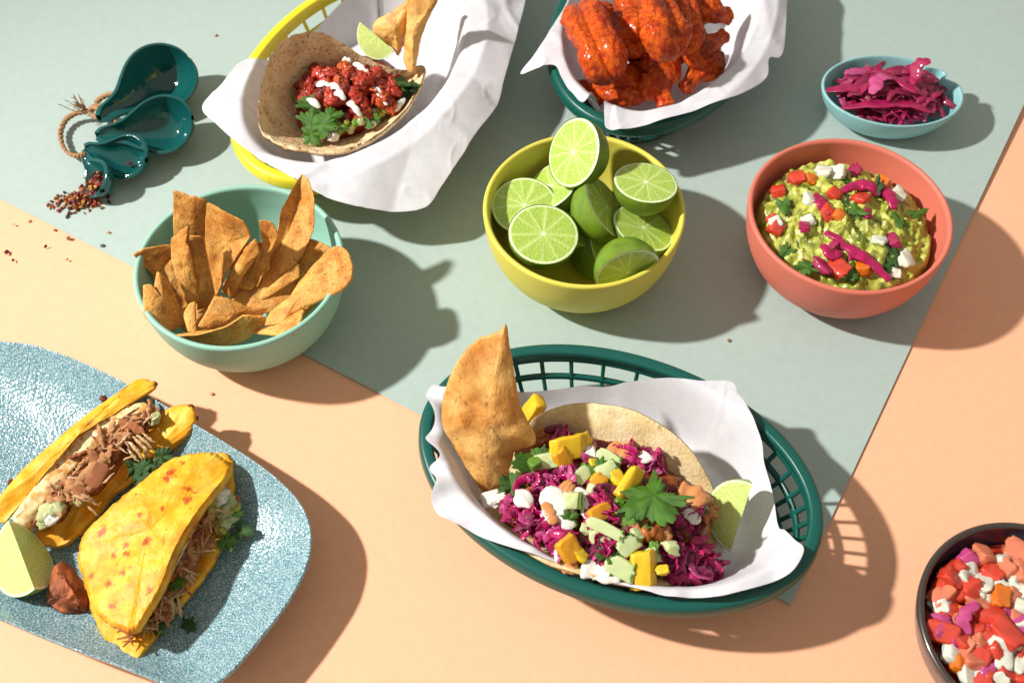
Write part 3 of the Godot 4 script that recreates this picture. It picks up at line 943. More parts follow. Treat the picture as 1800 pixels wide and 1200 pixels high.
func guacamole_bowl() -> void:
	bowl("coral_bowl", guac_at, M.coral, "coral red bowl full of guacamole")
	var na := 210
	var g := grid(na, 76, func(i: int, j: int):
		var s := j / 75.0
		var a := TAU * i / na
		var r := 0.0612 * s
		var x := guac_at.x + r * cos(a)
		var z := guac_at.z + r * sin(a)
		return Vector3(x, guac_y(x, z) - 0.012 * smoothstep(0.93, 1.0, s), z) - guac_at, true, func(p: Vector3, i: int, j: int):
			var k := 0.5 + 0.9 * fbm(p, 70.0, 9) + 0.35 * fbm(p, 300.0, 10)
			var c := S(152, 160, 40).lerp(S(224, 226, 108), clampf(k, 0, 1))
			c = c.lerp(S(86, 104, 26), smoothstep(0.18, 0.42, fbm(p, 62.0, 14)) * 0.75)
			return c.lerp(S(70, 84, 20), smoothstep(0.40, 0.58, fbm(p, 210.0, 11)) * 0.8))
	solo("guacamole", g, M.guac, Transform3D(Basis(), guac_at), "chunky yellow-green guacamole mounded in the coral bowl", "guacamole")
	var kinds := {
		"onion": [[Vector3(0.2157,0.0550,-0.1037),Vector3(0.2258,0.0550,-0.1027),Vector3(0.1971,0.0550,-0.0558),Vector3(0.2012,0.0550,-0.0738),Vector3(0.2430,0.0550,-0.0412),Vector3(0.1739,0.0550,-0.0558),Vector3(0.2647,0.0550,-0.0850),Vector3(0.2569,0.0550,-0.0073),Vector3(0.2584,0.0550,-0.0269)], "white_onion_dice", "white onion dice on the guacamole", cubes, M.onion, Vector3(0.0075, 0.0055, 0.0075)],
		"tomato": [[Vector3(0.2115,0.0550,-0.0622),Vector3(0.2182,0.0550,-0.0789),Vector3(0.1670,0.0550,-0.0618),Vector3(0.1689,0.0550,-0.0524),Vector3(0.2130,0.0550,-0.0184),Vector3(0.2358,0.0550,-0.0748),Vector3(0.1732,0.0550,-0.0943),Vector3(0.1972,0.0550,-0.0979)], "tomato_dice", "red tomato dice on the guacamole", cubes, M.tomato, Vector3(0.0085, 0.0060, 0.0085)],
		"pepper": [[Vector3(0.2177,0.0550,-0.0578),Vector3(0.2292,0.0550,-0.0198),Vector3(0.2058,0.0550,-0.0974),Vector3(0.2546,0.0550,-0.0917)], "orange_pepper_dice", "orange pepper dice on the guacamole", cubes, M.pepper, Vector3(0.0072, 0.0060, 0.0072)],
		"pink": [[Vector3(0.2370,0.0550,-0.0593),Vector3(0.2239,0.0550,-0.0302),Vector3(0.2110,0.0550,-0.0345),Vector3(0.1951,0.0550,-0.1027),Vector3(0.2381,0.0550,-0.1079),Vector3(0.1937,0.0550,-0.0499),Vector3(0.2070,0.0550,-0.0738),Vector3(0.2523,0.0550,-0.0426),Vector3(0.1944,0.0550,-0.0231),Vector3(0.1972,0.0550,-0.0119)], "pickled_onion_bit", "small pink pickled onion bit on the guacamole", cubes, M.pickle, Vector3(0.0085, 0.0040, 0.0055)],
	}
	for k in kinds:
		var d: Array = kinds[k]
		var made := []
		for p in d[0]:
			var q: Vector3 = p
			q = guac_inside(q)
			q.y = guac_y(q.x, q.z) + 0.0012
			made.append(solo(d[1], softs[rng.randi() % 6], d[4], Transform3D(Basis.from_euler(Vector3(rng.randf_range(-0.5, 0.5), rng.randf_range(0, TAU), rng.randf_range(-0.5, 0.5))).scaled_local(d[5] * rng.randf_range(0.9, 1.6)), q), d[2], "vegetable dice", d[2].trim_suffix(" on the guacamole") + " topping"))
		ordinal_labels(made, d[2])
	for l in [[[Vector3(0.2073,0.0620,-0.0452),Vector3(0.2228,0.0620,-0.0299),Vector3(0.2328,0.0620,-0.0228),Vector3(0.2442,0.0620,-0.0085)], "longest pink pickled onion strip across the front of the guacamole"], [[Vector3(0.2034,0.0620,-0.0337),Vector3(0.2083,0.0620,-0.0270),Vector3(0.2153,0.0620,-0.0289)], "short curled pink onion strip beside the longest one"], [[Vector3(0.2237,0.0580,-0.0813),Vector3(0.2391,0.0580,-0.0875),Vector3(0.2494,0.0580,-0.0798)], "pink onion strip at the back of the guacamole"], [[Vector3(0.2519,0.0580,-0.0875),Vector3(0.2560,0.0580,-0.0798),Vector3(0.2566,0.0580,-0.0662)], "thin pink onion strip at the back right of the guacamole"], [[Vector3(0.2038,0.0580,-0.0722),Vector3(0.2087,0.0580,-0.0662),Vector3(0.2126,0.0580,-0.0592)], "pink onion strip left of the middle of the guacamole"]]:
		var path := PackedVector3Array()
		for q in spline(l[0], 14, false):
			path.append(Vector3(q.x, lerpf(guac_y(q.x, q.z), 0.0615, 0.45) + 0.0022, q.z) - guac_at)
		var m := tube(path, 8, func(t: float, ph: float): return Vector2(0.0046, 0.0020) * (0.45 + 0.55 * sin(PI * clampf(t, 0.06, 0.94))) * (1.0 + 0.3 * fbm(Vector3(t, 0, 0), 5.0, 2)), func(p: Vector3, t: float): return Color.WHITE * (0.9 + 0.6 * fbm(p, 160.0, 1)))
		solo("pickled_onion_strip", m, M.pickle, Transform3D(Basis(), guac_at), l[1], "onion strip")
	var k := 0
	var torn := []
	for q in [Vector3(0.1971,0.0580,-0.0849),Vector3(0.1824,0.0580,-0.0793),Vector3(0.2271,0.0580,-0.0732),Vector3(0.2331,0.0580,-0.0865),Vector3(0.2260,0.0580,-0.0573),Vector3(0.2229,0.0580,-0.0662),Vector3(0.2455,0.0580,-0.0773),Vector3(0.1870,0.0580,-0.0388),Vector3(0.2271,0.0580,-0.0226),Vector3(0.2395,0.0580,-0.0170),Vector3(0.1991,0.0580,-0.0143),Vector3(0.2654,0.0580,-0.0524),Vector3(0.2655,0.0580,-0.0330),Vector3(0.2658,0.0580,-0.0622),Vector3(0.2304,0.0580,-0.1063),Vector3(0.2605,0.0580,-0.0189)]:
		q = guac_inside(q)
		q.y = guac_y(q.x, q.z) + 0.0025
		torn.append(solo("coriander_leaf", leaves[k % 4], M.herb if k % 3 else M.herb_dark, Transform3D(Basis.from_euler(Vector3(rng.randf_range(-0.3, 0.3), rng.randf_range(0, TAU), rng.randf_range(-0.2, 0.4))).scaled_local(Vector3(0.021, 0.014, 0.011) * rng.randf_range(0.8, 1.25)), q), "torn green coriander leaf scattered on the guacamole", "herb leaf", "coriander leaves on the guacamole"))
		k += 1
	ordinal_labels(torn, "torn coriander leaf on the guacamole")
	solo("tomato_scrap", cubes[1], M.tomato_pale, Transform3D(Basis.from_euler(Vector3(0.9, 0.3, 0.2)).scaled_local(Vector3(0.006, 0.003, 0.0035)), Vector3(0.2178,0.0555,-0.1290)), "scrap of tomato stuck inside the back rim of the coral bowl", "tomato scrap")

# ---------------------------------------------------------------- pickled onions in the aqua dish
func onion_dish() -> void:
	var at := Vector3(0.2899, 0.0016, -0.2100)
	var pro := smooth_profile([Vector2(0.0, 0.0008), Vector2(0.5, 0.0004), Vector2(0.62, 0.0022), Vector2(0.80, 0.0085), Vector2(0.93, 0.0180), Vector2(0.995, 0.0275), Vector2(0.985, 0.0295), Vector2(0.945, 0.0285), Vector2(0.87, 0.0190), Vector2(0.74, 0.0105), Vector2(0.55, 0.0052), Vector2(0.0, 0.0040)], 46)
	var dish := grid(110, pro.size(), func(i: int, j: int):
		var q: Vector2 = pro[j]
		var a := TAU * i / 110.0
		# the far right of the rim is pinched into a little spout between two dimples
		var pinch := 0.0
		for d in [-0.88, -0.42]:
			pinch += exp(-pow((wrapf(a - d, -PI, PI)) / 0.10, 2.0))
		var k := 1.0 - 0.20 * pinch * smoothstep(0.55, 1.0, q.x)
		return Vector3(0.0536 * q.x * k * cos(a), q.y * (1.0 + 0.12 * pinch), 0.0385 * q.x * k * sin(a)), true)
	solo("aqua_dish", dish, M.aqua, Transform3D(Basis(Vector3.UP, -0.07), at), "small aqua dish with a pinched spout, full of pickled onion", "dish")
	var ms := [M.pickle, M.pickle, M.pickle_pale, M.pickle_dark]
	for k in 150:
		var a := rng.randf_range(0, TAU)
		var d := sqrt(rng.randf()) * 0.80
		var p := at + Vector3(0.0475 * d * cos(a), 0.0, 0.032 * d * sin(a))
		var top := 0.019 + 0.022 * (1.0 - d * d)
		p.x += 0.001
		p.y += maxf(rng.randf_range(0.4, 1.0) * top, 0.011 + 0.015 * d)
		var l := rng.randf_range(0.022, 0.036) * (1.0 - 0.25 * d)
		var yaw := rng.randf_range(-0.7, 0.7) + (PI if k % 2 else 0.0)
		if d > 0.5:
			yaw = atan2(-cos(a), -sin(a)) + rng.randf_range(-0.25, 0.25)
		solo("pickled_onion_slice", rings_[rng.randi() % 5], ms[rng.randi() % 4], Transform3D(Basis.from_euler(Vector3(rng.randf_range(-0.35, 0.35), yaw, rng.randf_range(-0.3, 0.3) * (1.0 - d))).scaled_local(Vector3(l, l * 0.7, l)), p), "glossy magenta pickled onion slice piled in the aqua dish", "onion slice", "pickled onion slices in the aqua dish")
	for l in [[Vector3(0.2974,0.0420,-0.2094), Vector3(0.3097,0.0560,-0.2188), "pickled onion slice sticking up out of the top of the heap in the aqua dish"], [Vector3(0.2487,0.0320,-0.1956), Vector3(0.3151,0.0340,-0.1876), "longest pickled onion slice across the front of the aqua dish"], [Vector3(0.2415,0.0300,-0.2159), Vector3(0.2713,0.0340,-0.2056), "thick pickled onion slice at the left end of the aqua dish"], [Vector3(0.2648,0.0420,-0.1991), Vector3(0.2830,0.0440,-0.2134), "pale pink onion slice on top of the heap in the aqua dish"]]:
		var a: Vector3 = l[0]
		var b: Vector3 = l[1]
		var x := b - a
		var z := x.cross(Vector3.UP).normalized()
		var ln := x.length()
		var w: float = 0.0042 / 0.085
		solo("pickled_onion_slice", rings_[0], M.pickle_pale if "pale" in l[2] else M.pickle, Transform3D(Basis(x, z.cross(x.normalized()) * maxf(ln * 0.5, 0.02), z * w), (a + b) * 0.5), l[2], "onion slice")

# ---------------------------------------------------------------- tomato salsa in the navy bowl
func salsa_bowl() -> void:
	var at := Vector3(0.282, 0.0006, 0.2190)
	var o := thing("navy_bowl", "dark navy stoneware bowl with a brown rim at the lower right", "bowl", at)
	var outer := smooth_profile([Vector2(0.0, 0.001), Vector2(0.032, 0.0004), Vector2(0.036, 0.002), Vector2(0.046, 0.012), Vector2(0.0555, 0.026), Vector2(0.0600, 0.042), Vector2(0.0607, 0.0478)], 30)
	var inner := smooth_profile([Vector2(0.0572, 0.0478), Vector2(0.0562, 0.042), Vector2(0.0520, 0.027), Vector2(0.0420, 0.013), Vector2(0.030, 0.007), Vector2(0.0, 0.006)], 30)
	part(o, "body", lathe(outer + inner, 96, 0.002), M.navy, Transform3D(Basis(), at))
	part(o, "rim", lathe([Vector2(0.0608, 0.0474), Vector2(0.0610, 0.0488), Vector2(0.0602, 0.0499), Vector2(0.0590, 0.0503), Vector2(0.0577, 0.0498), Vector2(0.0570, 0.0486), Vector2(0.0571, 0.0472)], 96, 0.002), M.navy_rim, Transform3D(Basis(), at))
	var pts := []
	for k in 20:
		pts.append(at + Vector3(0.0535 * cos(TAU * k / 20.0), 0.033, 0.0535 * sin(TAU * k / 20.0)))
	solo("salsa_mash", slab(pts, 0.002, at, {"bulge": 0.004, "amp": 0.004, "freq": 120.0, "rings": 20, "m": 80, "col": func(p: Vector3, r: float): return Color.WHITE * (0.7 + 0.5 * fbm(p, 120.0, 2))}), M.tomato, Transform3D(Basis(), at), "juicy red salsa mash under the dice in the navy bowl", "salsa")
	var sets := [
		["onion_dice", "white onion dice in the navy bowl of salsa", M.onion, [Vector3(0.2547,0.0470,0.1896),Vector3(0.2587,0.0470,0.1973),Vector3(0.2708,0.0470,0.2233),Vector3(0.2625,0.0470,0.2374),Vector3(0.2420,0.0470,0.2451),Vector3(0.2318,0.0470,0.2055),Vector3(0.2581,0.0470,0.1845),Vector3(0.2634,0.0470,0.1946),Vector3(0.2777,0.0470,0.1811),Vector3(0.2812,0.0470,0.1919),Vector3(0.2729,0.0470,0.1973),Vector3(0.2798,0.0470,0.2078),Vector3(0.2705,0.0470,0.2182),Vector3(0.2355,0.0470,0.2042),Vector3(0.2707,0.0470,0.2274),Vector3(0.2801,0.0470,0.1989),Vector3(0.2625,0.0470,0.2309),Vector3(0.2351,0.0470,0.2334),Vector3(0.2711,0.0470,0.2399),Vector3(0.2569,0.0470,0.2485),Vector3(0.2647,0.0470,0.2055),Vector3(0.2479,0.0470,0.2430),Vector3(0.2806,0.0470,0.2185),Vector3(0.2898,0.0470,0.1889)], Vector3(0.0115, 0.0070, 0.0095)],
		["tomato_dice", "red tomato dice in the navy bowl of salsa", M.tomato, [Vector3(0.2394,0.0460,0.1851),Vector3(0.2395,0.0460,0.2002),Vector3(0.2462,0.0460,0.1985),Vector3(0.2529,0.0460,0.2277),Vector3(0.2623,0.0460,0.2133),Vector3(0.2672,0.0460,0.2245),Vector3(0.2760,0.0460,0.2133),Vector3(0.2434,0.0460,0.2261),Vector3(0.2474,0.0460,0.2386),Vector3(0.2778,0.0460,0.1851),Vector3(0.2753,0.0460,0.2277),Vector3(0.2545,0.0460,0.2448),Vector3(0.2306,0.0460,0.2133),Vector3(0.2480,0.0460,0.1823),Vector3(0.2672,0.0460,0.1768),Vector3(0.2698,0.0460,0.1878),Vector3(0.2872,0.0460,0.1751),Vector3(0.2446,0.0460,0.1895),Vector3(0.2404,0.0460,0.2064),Vector3(0.2553,0.0460,0.1985),Vector3(0.2572,0.0460,0.2055),Vector3(0.2680,0.0460,0.2064),Vector3(0.2528,0.0460,0.2210),Vector3(0.2450,0.0460,0.2312),Vector3(0.2520,0.0460,0.2355),Vector3(0.2592,0.0460,0.2337),Vector3(0.2633,0.0460,0.2436),Vector3(0.2509,0.0460,0.2485),Vector3(0.2857,0.0460,0.1878),Vector3(0.2765,0.0460,0.2022),Vector3(0.2497,0.0460,0.1969),Vector3(0.2458,0.0460,0.2149),Vector3(0.2351,0.0460,0.2213),Vector3(0.2576,0.0460,0.2245),Vector3(0.2723,0.0460,0.2463),Vector3(0.2390,0.0460,0.1952)], Vector3(0.0125, 0.0100, 0.0110)],
		["orange_pepper_dice", "orange pepper dice in the navy bowl of salsa", M.pepper, [Vector3(0.2498,0.0490,0.1961),Vector3(0.2393,0.0490,0.2390),Vector3(0.2487,0.0490,0.2112),Vector3(0.2693,0.0490,0.2030)], Vector3(0.0100, 0.0080, 0.0090)],
		["pink_onion_dice", "pink onion piece in the navy bowl of salsa", M.pink_onion, [Vector3(0.2559,0.0470,0.1756),Vector3(0.2402,0.0470,0.2249),Vector3(0.2632,0.0470,0.2146),Vector3(0.2645,0.0470,0.2198),Vector3(0.2531,0.0470,0.2439),Vector3(0.2723,0.0470,0.2104),Vector3(0.2769,0.0470,0.2198),Vector3(0.2623,0.0470,0.2239),Vector3(0.2364,0.0470,0.2137)], Vector3(0.0095, 0.0070, 0.0100)],
	]
	for s in sets:
		var rows := [[], [], []]
		for p in s[3]:
			var q: Vector3 = p
			q = at + Vector3(q.x - at.x, 0, q.z - at.z).limit_length(0.0465)
			var r := Vector2(q.x - at.x, q.z - at.z).length() / 0.055
			q.y = 0.0475 - 0.006 * r * r + rng.randf_range(-0.002, 0.002)
			var o2 := solo(s[0], softs[rng.randi() % 6], s[2] if s[0] != "tomato_dice" or rng.randf() < 0.6 else M.tomato_pale, Transform3D(Basis.from_euler(Vector3(rng.randf_range(-0.6, 0.6), rng.randf_range(0, TAU), rng.randf_range(-0.6, 0.6))).scaled_local(s[4] * rng.randf_range(0.85, 1.2)), q), s[1], "vegetable dice", s[1])
			rows[0 if q.z < 0.200 else 1 if q.z < 0.223 else 2].append(o2)
		for k in 3:
			ordinal_labels(rows[k], s[1].trim_suffix(" in the navy bowl of salsa") + [" in the back of the salsa", " across the middle of the salsa", " in the front of the salsa"][k])
	for l in [[Vector3(0.2436,0.0500,0.2234), Vector3(0.2485,0.0520,0.2049), "upright pink onion strip near the left rim of the salsa bowl"], [Vector3(0.2340,0.0460,0.2104), Vector3(0.2376,0.0480,0.2240), "bent pink onion strip at the left rim of the salsa bowl"]]:
		var x: Vector3 = l[1] - l[0]
		var z := x.cross(Vector3.UP).normalized()
		solo("pink_onion_strip", rings_[1], M.pink_onion, Transform3D(Basis(x, z.cross(x.normalized()) * 0.02, z * 0.032), (l[0] + l[1]) * 0.5), l[2], "onion strip")

# ---------------------------------------------------------------- the platter, its tacos, lime and pork
func platter() -> void:
	var rim := spline([Vector3(-0.3657,0.0300,0.0112),Vector3(-0.3336,0.0300,0.0202),Vector3(-0.3107,0.0300,0.0234),Vector3(-0.2744,0.0300,0.0379),Vector3(-0.2340,0.0300,0.0593),Vector3(-0.1981,0.0300,0.0821),Vector3(-0.1635,0.0300,0.1041),Vector3(-0.1406,0.0300,0.1216),Vector3(-0.1252,0.0300,0.1386),Vector3(-0.1180,0.0300,0.1570),Vector3(-0.1192,0.0300,0.1783),Vector3(-0.1286,0.0300,0.2006),Vector3(-0.1442,0.0300,0.2253),Vector3(-0.1568,0.0300,0.2412),Vector3(-0.1682,0.0300,0.2480),Vector3(-0.1855,0.0300,0.2458),Vector3(-0.2187,0.0300,0.2339),Vector3(-0.2525,0.0300,0.2220),Vector3(-0.2875,0.0300,0.2082),Vector3(-0.3197,0.0300,0.1955),Vector3(-0.3571,0.0300,0.1783),Vector3(-0.3823,0.0300,0.1497),Vector3(-0.3982,0.0300,0.1041),Vector3(-0.3999,0.0300,0.0465),Vector3(-0.3892,0.0300,0.0202)], 150)
	var c := Vector3(-0.2466, 0.0, 0.1386)
	var rows := []
	for k in 26:
		var t := k / 25.0
		rows.append([t * 0.985, 0.0052 + 0.0245 * pow(t, 3.2)])
	rows.append_array([[0.993, 0.0304], [1.0, 0.0305], [1.006, 0.0296], [1.005, 0.0272], [0.985, 0.0230], [0.93, 0.0150], [0.86, 0.0090], [0.76, 0.0045], [0.66, 0.0012], [0.62, 0.0005], [0.58, 0.0014], [0.0, 0.0014]])
	var m := grid(150, rows.size(), func(i: int, j: int):
		var s: float = rows[j][0]
		var p := (rim[i] - c) * s
		return Vector3(p.x, rows[j][1] + 0.0004 * fbm(p, 30.0, 3), p.z), true)
	solo("platter", m, M.plate, Transform3D(Basis(), c), "oblong speckled blue-teal stoneware platter under the yellow tacos", "platter")

	# the open taco, behind: it lies on its side, mouth towards the lens
	var at := Vector3(-0.2604,0.0080,0.1043)
	var o := thing("open_taco", "yellow corn taco at the back of the platter lying open with pork showing", "taco", at)
	var warm := func(p: Vector3, r: float):
		var k := 0.95 + 0.45 * fbm(p, 60.0, 21)
		var burnt := smoothstep(0.93, 1.0, r) * smoothstep(0.0, 0.5, fbm(p, 70.0, 31))
		return Color(k * (1.0 - 0.35 * burnt), k * (1.0 - 0.6 * burnt), k * (1.0 - 0.6 * burnt))
	part(o, "tortilla", slab([Vector3(-0.2865,0.0140,0.1496),Vector3(-0.2826,0.0160,0.1364),Vector3(-0.2678,0.0180,0.1220),Vector3(-0.2527,0.0200,0.1075),Vector3(-0.2363,0.0220,0.0886),Vector3(-0.2238,0.0250,0.0739),Vector3(-0.2132,0.0280,0.0686),Vector3(-0.2019,0.0300,0.0694),Vector3(-0.1977,0.0290,0.0774),Vector3(-0.1997,0.0260,0.0847),Vector3(-0.2123,0.0210,0.0953),Vector3(-0.2283,0.0170,0.1110),Vector3(-0.2438,0.0150,0.1244),Vector3(-0.2544,0.0130,0.1406),Vector3(-0.2663,0.0120,0.1543),Vector3(-0.2777,0.0120,0.1569)], 0.0060, at, {"bulge": -0.003, "amp": 0.003, "freq": 60.0, "jag": 0.04, "seed": 21, "rings": 14, "m": 96, "fine": 0.0004, "col": warm}), M.corn_tortilla, Transform3D(Basis(), at))
	part(o, "tortilla", slab([Vector3(-0.2382,0.0330,0.0514),Vector3(-0.2504,0.0330,0.0633),Vector3(-0.2658,0.0320,0.0772),Vector3(-0.2802,0.0310,0.0936),Vector3(-0.2943,0.0300,0.1100),Vector3(-0.3072,0.0280,0.1309),Vector3(-0.3097,0.0260,0.1404),Vector3(-0.3027,0.0230,0.1457),Vector3(-0.2993,0.0250,0.1399),Vector3(-0.2912,0.0260,0.1261),Vector3(-0.2866,0.0270,0.1084),Vector3(-0.2814,0.0280,0.0959),Vector3(-0.2699,0.0290,0.0819),Vector3(-0.2579,0.0290,0.0729),Vector3(-0.2453,0.0290,0.0638),Vector3(-0.2336,0.0300,0.0618),Vector3(-0.2273,0.0310,0.0591),Vector3(-0.2261,0.0320,0.0542),Vector3(-0.2317,0.0330,0.0514)], 0.0058, at, {"bulge": 0.006, "amp": 0.003, "freq": 60.0, "jag": 0.04, "seed": 22, "rings": 14, "m": 96, "fine": 0.0004, "col": warm}), M.corn_tortilla, Transform3D(Basis(), at))
	part(o, "cheese", slab([Vector3(-0.2286,0.0350,0.0703),Vector3(-0.2412,0.0350,0.0732),Vector3(-0.2543,0.0340,0.0804),Vector3(-0.2663,0.0330,0.0883),Vector3(-0.2763,0.0320,0.0989),Vector3(-0.2827,0.0310,0.1125),Vector3(-0.2889,0.0300,0.1288),Vector3(-0.2964,0.0280,0.1462),Vector3(-0.2937,0.0240,0.1520),Vector3(-0.2892,0.0200,0.1509),Vector3(-0.2837,0.0190,0.1408),Vector3(-0.2783,0.0190,0.1279),Vector3(-0.2752,0.0200,0.1153),Vector3(-0.2731,0.0210,0.1009),Vector3(-0.2629,0.0240,0.0909),Vector3(-0.2529,0.0260,0.0847),Vector3(-0.2398,0.0290,0.0783),Vector3(-0.2282,0.0330,0.0736)], 0.0045, at, {"bulge": 0.002, "amp": 0.0030, "freq": 48.0, "jag": 0.06, "seed": 23, "rings": 12, "m": 96, "fine": 0.0002, "col": func(p: Vector3, r: float): return Color.WHITE * (0.97 + 0.3 * fbm(p, 60.0, 4))}), M.cheese, Transform3D(Basis(), at))
	var pm := [M.pork, M.pork_dark, M.pork]
	part(o, "meat", slab([Vector3(-0.2851,0.0210,0.1484),Vector3(-0.2811,0.0210,0.1297),Vector3(-0.2732,0.0210,0.1052),Vector3(-0.2588,0.0210,0.0839),Vector3(-0.2404,0.0210,0.0674),Vector3(-0.2241,0.0210,0.0632),Vector3(-0.2203,0.0210,0.0728),Vector3(-0.2311,0.0210,0.0892),Vector3(-0.2405,0.0210,0.1052),Vector3(-0.2511,0.0210,0.1228),Vector3(-0.2651,0.0210,0.1304),Vector3(-0.2725,0.0210,0.1436)], 0.010, at, {"bulge": 0.004, "amp": 0.007, "freq": 110.0, "seed": 24, "rings": 14, "m": 90, "fine": 0.0012, "col": func(p: Vector3, r: float): return Color.WHITE * (0.75 + 0.9 * fbm(p, 120.0, 4))}), M.pork_dark, Transform3D(Basis(), at))
	for q in [[Vector3(-0.2536,0.0330,0.1182), 0.024], [Vector3(-0.2507,0.0340,0.1110), 0.016], [Vector3(-0.2644,0.0320,0.1253), 0.015], [Vector3(-0.2664,0.0300,0.1304), 0.013], [Vector3(-0.2587,0.0330,0.1104), 0.013], [Vector3(-0.2505,0.0360,0.0948), 0.015], [Vector3(-0.2461,0.0360,0.0908), 0.011], [Vector3(-0.2631,0.0330,0.1058), 0.012], [Vector3(-0.2343,0.0360,0.0884), 0.018], [Vector3(-0.2386,0.0360,0.0936), 0.013], [Vector3(-0.2259,0.0340,0.0750), 0.013], [Vector3(-0.2328,0.0340,0.0804), 0.012], [Vector3(-0.2720,0.0310,0.1391), 0.016], [Vector3(-0.2691,0.0320,0.1351), 0.012], [Vector3(-0.2413,0.0330,0.1018), 0.012], [Vector3(-0.2454,0.0340,0.1063), 0.011]]:
		bit(o, "meat_chunk", fibres[rng.randi() % 5], pm[rng.randi() % 3], q[0], Vector3(q[1] * 1.15, q[1] * 0.9, q[1] * 1.05))
	for q in [[Vector3(-0.2523,0.0355,0.1179), Vector3(0.024, 0.011, 0.016), 0.7], [Vector3(-0.2616,0.0340,0.1278), Vector3(0.016, 0.008, 0.012), 0.3], [Vector3(-0.2490,0.0350,0.0950), Vector3(0.017, 0.008, 0.011), 0.9], [Vector3(-0.2353,0.0360,0.0868), Vector3(0.018, 0.007, 0.011), 0.6], [Vector3(-0.2272,0.0340,0.0759), Vector3(0.014, 0.007, 0.010), 0.8]]:
		bit(o, "pork_piece", fibres[rng.randi() % 5], M.pork, q[0] - Vector3(0, 0.001, 0), Vector3.ONE * q[1].x * 0.85, Vector3(0.3, q[2], 0.2))
		bit(o, "pork_piece", softs[rng.randi() % 4], M.pork_dark, q[0] + Vector3(0.003, -0.002, 0.002), q[1] * 0.62, Vector3(0.4, q[2] + 0.6, 0.3))
	for q in [[Vector3(-0.2686,0.0290,0.1344), 0.009], [Vector3(-0.2610,0.0310,0.1271), 0.010], [Vector3(-0.2525,0.0330,0.1155), 0.011], [Vector3(-0.2479,0.0330,0.1038), 0.010], [Vector3(-0.2423,0.0340,0.0953), 0.010], [Vector3(-0.2347,0.0350,0.0878), 0.010], [Vector3(-0.2281,0.0330,0.0786), 0.009]]:
		heap(o, "pork_shred", threads, [M.pork, M.pork_dark, M.shred, M.char], q[0], q[1], 9, 0.010, 0.017, 0.003)
	for q in [[Vector3(-0.2309,0.0400,0.0970), Vector3(-0.2203,0.0360,0.1043)], [Vector3(-0.2281,0.0410,0.0960), Vector3(-0.2183,0.0370,0.1025)], [Vector3(-0.2255,0.0410,0.0952), Vector3(-0.2171,0.0380,0.0999)], [Vector3(-0.2325,0.0400,0.0998), Vector3(-0.2229,0.0360,0.1093)], [Vector3(-0.2335,0.0380,0.1046), Vector3(-0.2259,0.0340,0.1110)], [Vector3(-0.2329,0.0400,0.0939), Vector3(-0.2397,0.0370,0.1025)], [Vector3(-0.2618,0.0340,0.1331), Vector3(-0.2469,0.0260,0.1352)], [Vector3(-0.2596,0.0340,0.1309), Vector3(-0.2492,0.0280,0.1339)], [Vector3(-0.2553,0.0270,0.1356), Vector3(-0.2480,0.0230,0.1408)], [Vector3(-0.2246,0.0360,0.1035), Vector3(-0.2205,0.0310,0.1105)], [Vector3(-0.2287,0.0360,0.1074), Vector3(-0.2354,0.0350,0.1100)], [Vector3(-0.2438,0.0340,0.1248), Vector3(-0.2397,0.0340,0.1179)], [Vector3(-0.2467,0.0330,0.1258), Vector3(-0.2409,0.0330,0.1205)]]:
		lay(o, "pork_shred", threads[rng.randi() % 4], M.shred, q[0], q[1], 1.7)
	for q in [[Vector3(-0.2740,0.0300,0.1423), 0.016], [Vector3(-0.2703,0.0320,0.1407), 0.013], [Vector3(-0.2767,0.0270,0.1464), 0.013], [Vector3(-0.2602,0.0290,0.1336), 0.010], [Vector3(-0.2215,0.0340,0.0804), 0.011]]:
		bit(o, "avocado_crema", smooths[rng.randi() % 4], M.avocado_crema, q[0], Vector3(q[1], q[1] * 0.5, q[1] * 0.8))
	bit(o, "crema", smooths[1], M.crema, Vector3(-0.2717,0.0305,0.1455), Vector3(0.011, 0.006, 0.009))
	for q in [Vector3(-0.2349,0.0340,0.1160), Vector3(-0.2284,0.0340,0.1141), Vector3(-0.2231,0.0340,0.1110), Vector3(-0.2305,0.0310,0.1164), Vector3(-0.2205,0.0340,0.1063)]:
		bit(o, "coriander_leaf", leaves[rng.randi() % 4], M.herb_dark, q, Vector3(0.017, 0.014, 0.014))
	for q in [Vector3(-0.2275,0.0310,0.0536), Vector3(-0.2014,0.0310,0.0708), Vector3(-0.1984,0.0290,0.0774), Vector3(-0.2572,0.0310,0.0645), Vector3(-0.3021,0.0290,0.1222)]:
		bit(o, "burnt_cheese", balls[rng.randi() % 5], M.char, q, Vector3(0.0045, 0.003, 0.004))

	# the folded taco, in front
	var spots := [Vector3(-0.2042,0.0410,0.1454),Vector3(-0.2224,0.0410,0.1673),Vector3(-0.2095,0.0410,0.1666),Vector3(-0.2285,0.0410,0.1729),Vector3(-0.2205,0.0410,0.1847),Vector3(-0.2280,0.0410,0.1904),Vector3(-0.2406,0.0410,0.1836),Vector3(-0.1910,0.0410,0.1325),Vector3(-0.1908,0.0410,0.1399),Vector3(-0.2231,0.0410,0.2042),Vector3(-0.2048,0.0410,0.1258),Vector3(-0.1975,0.0410,0.1147),Vector3(-0.2211,0.0410,0.1726),Vector3(-0.2032,0.0410,0.1216),Vector3(-0.2165,0.0410,0.1494),Vector3(-0.2020,0.0410,0.1965),Vector3(-0.2382,0.0410,0.1584)]
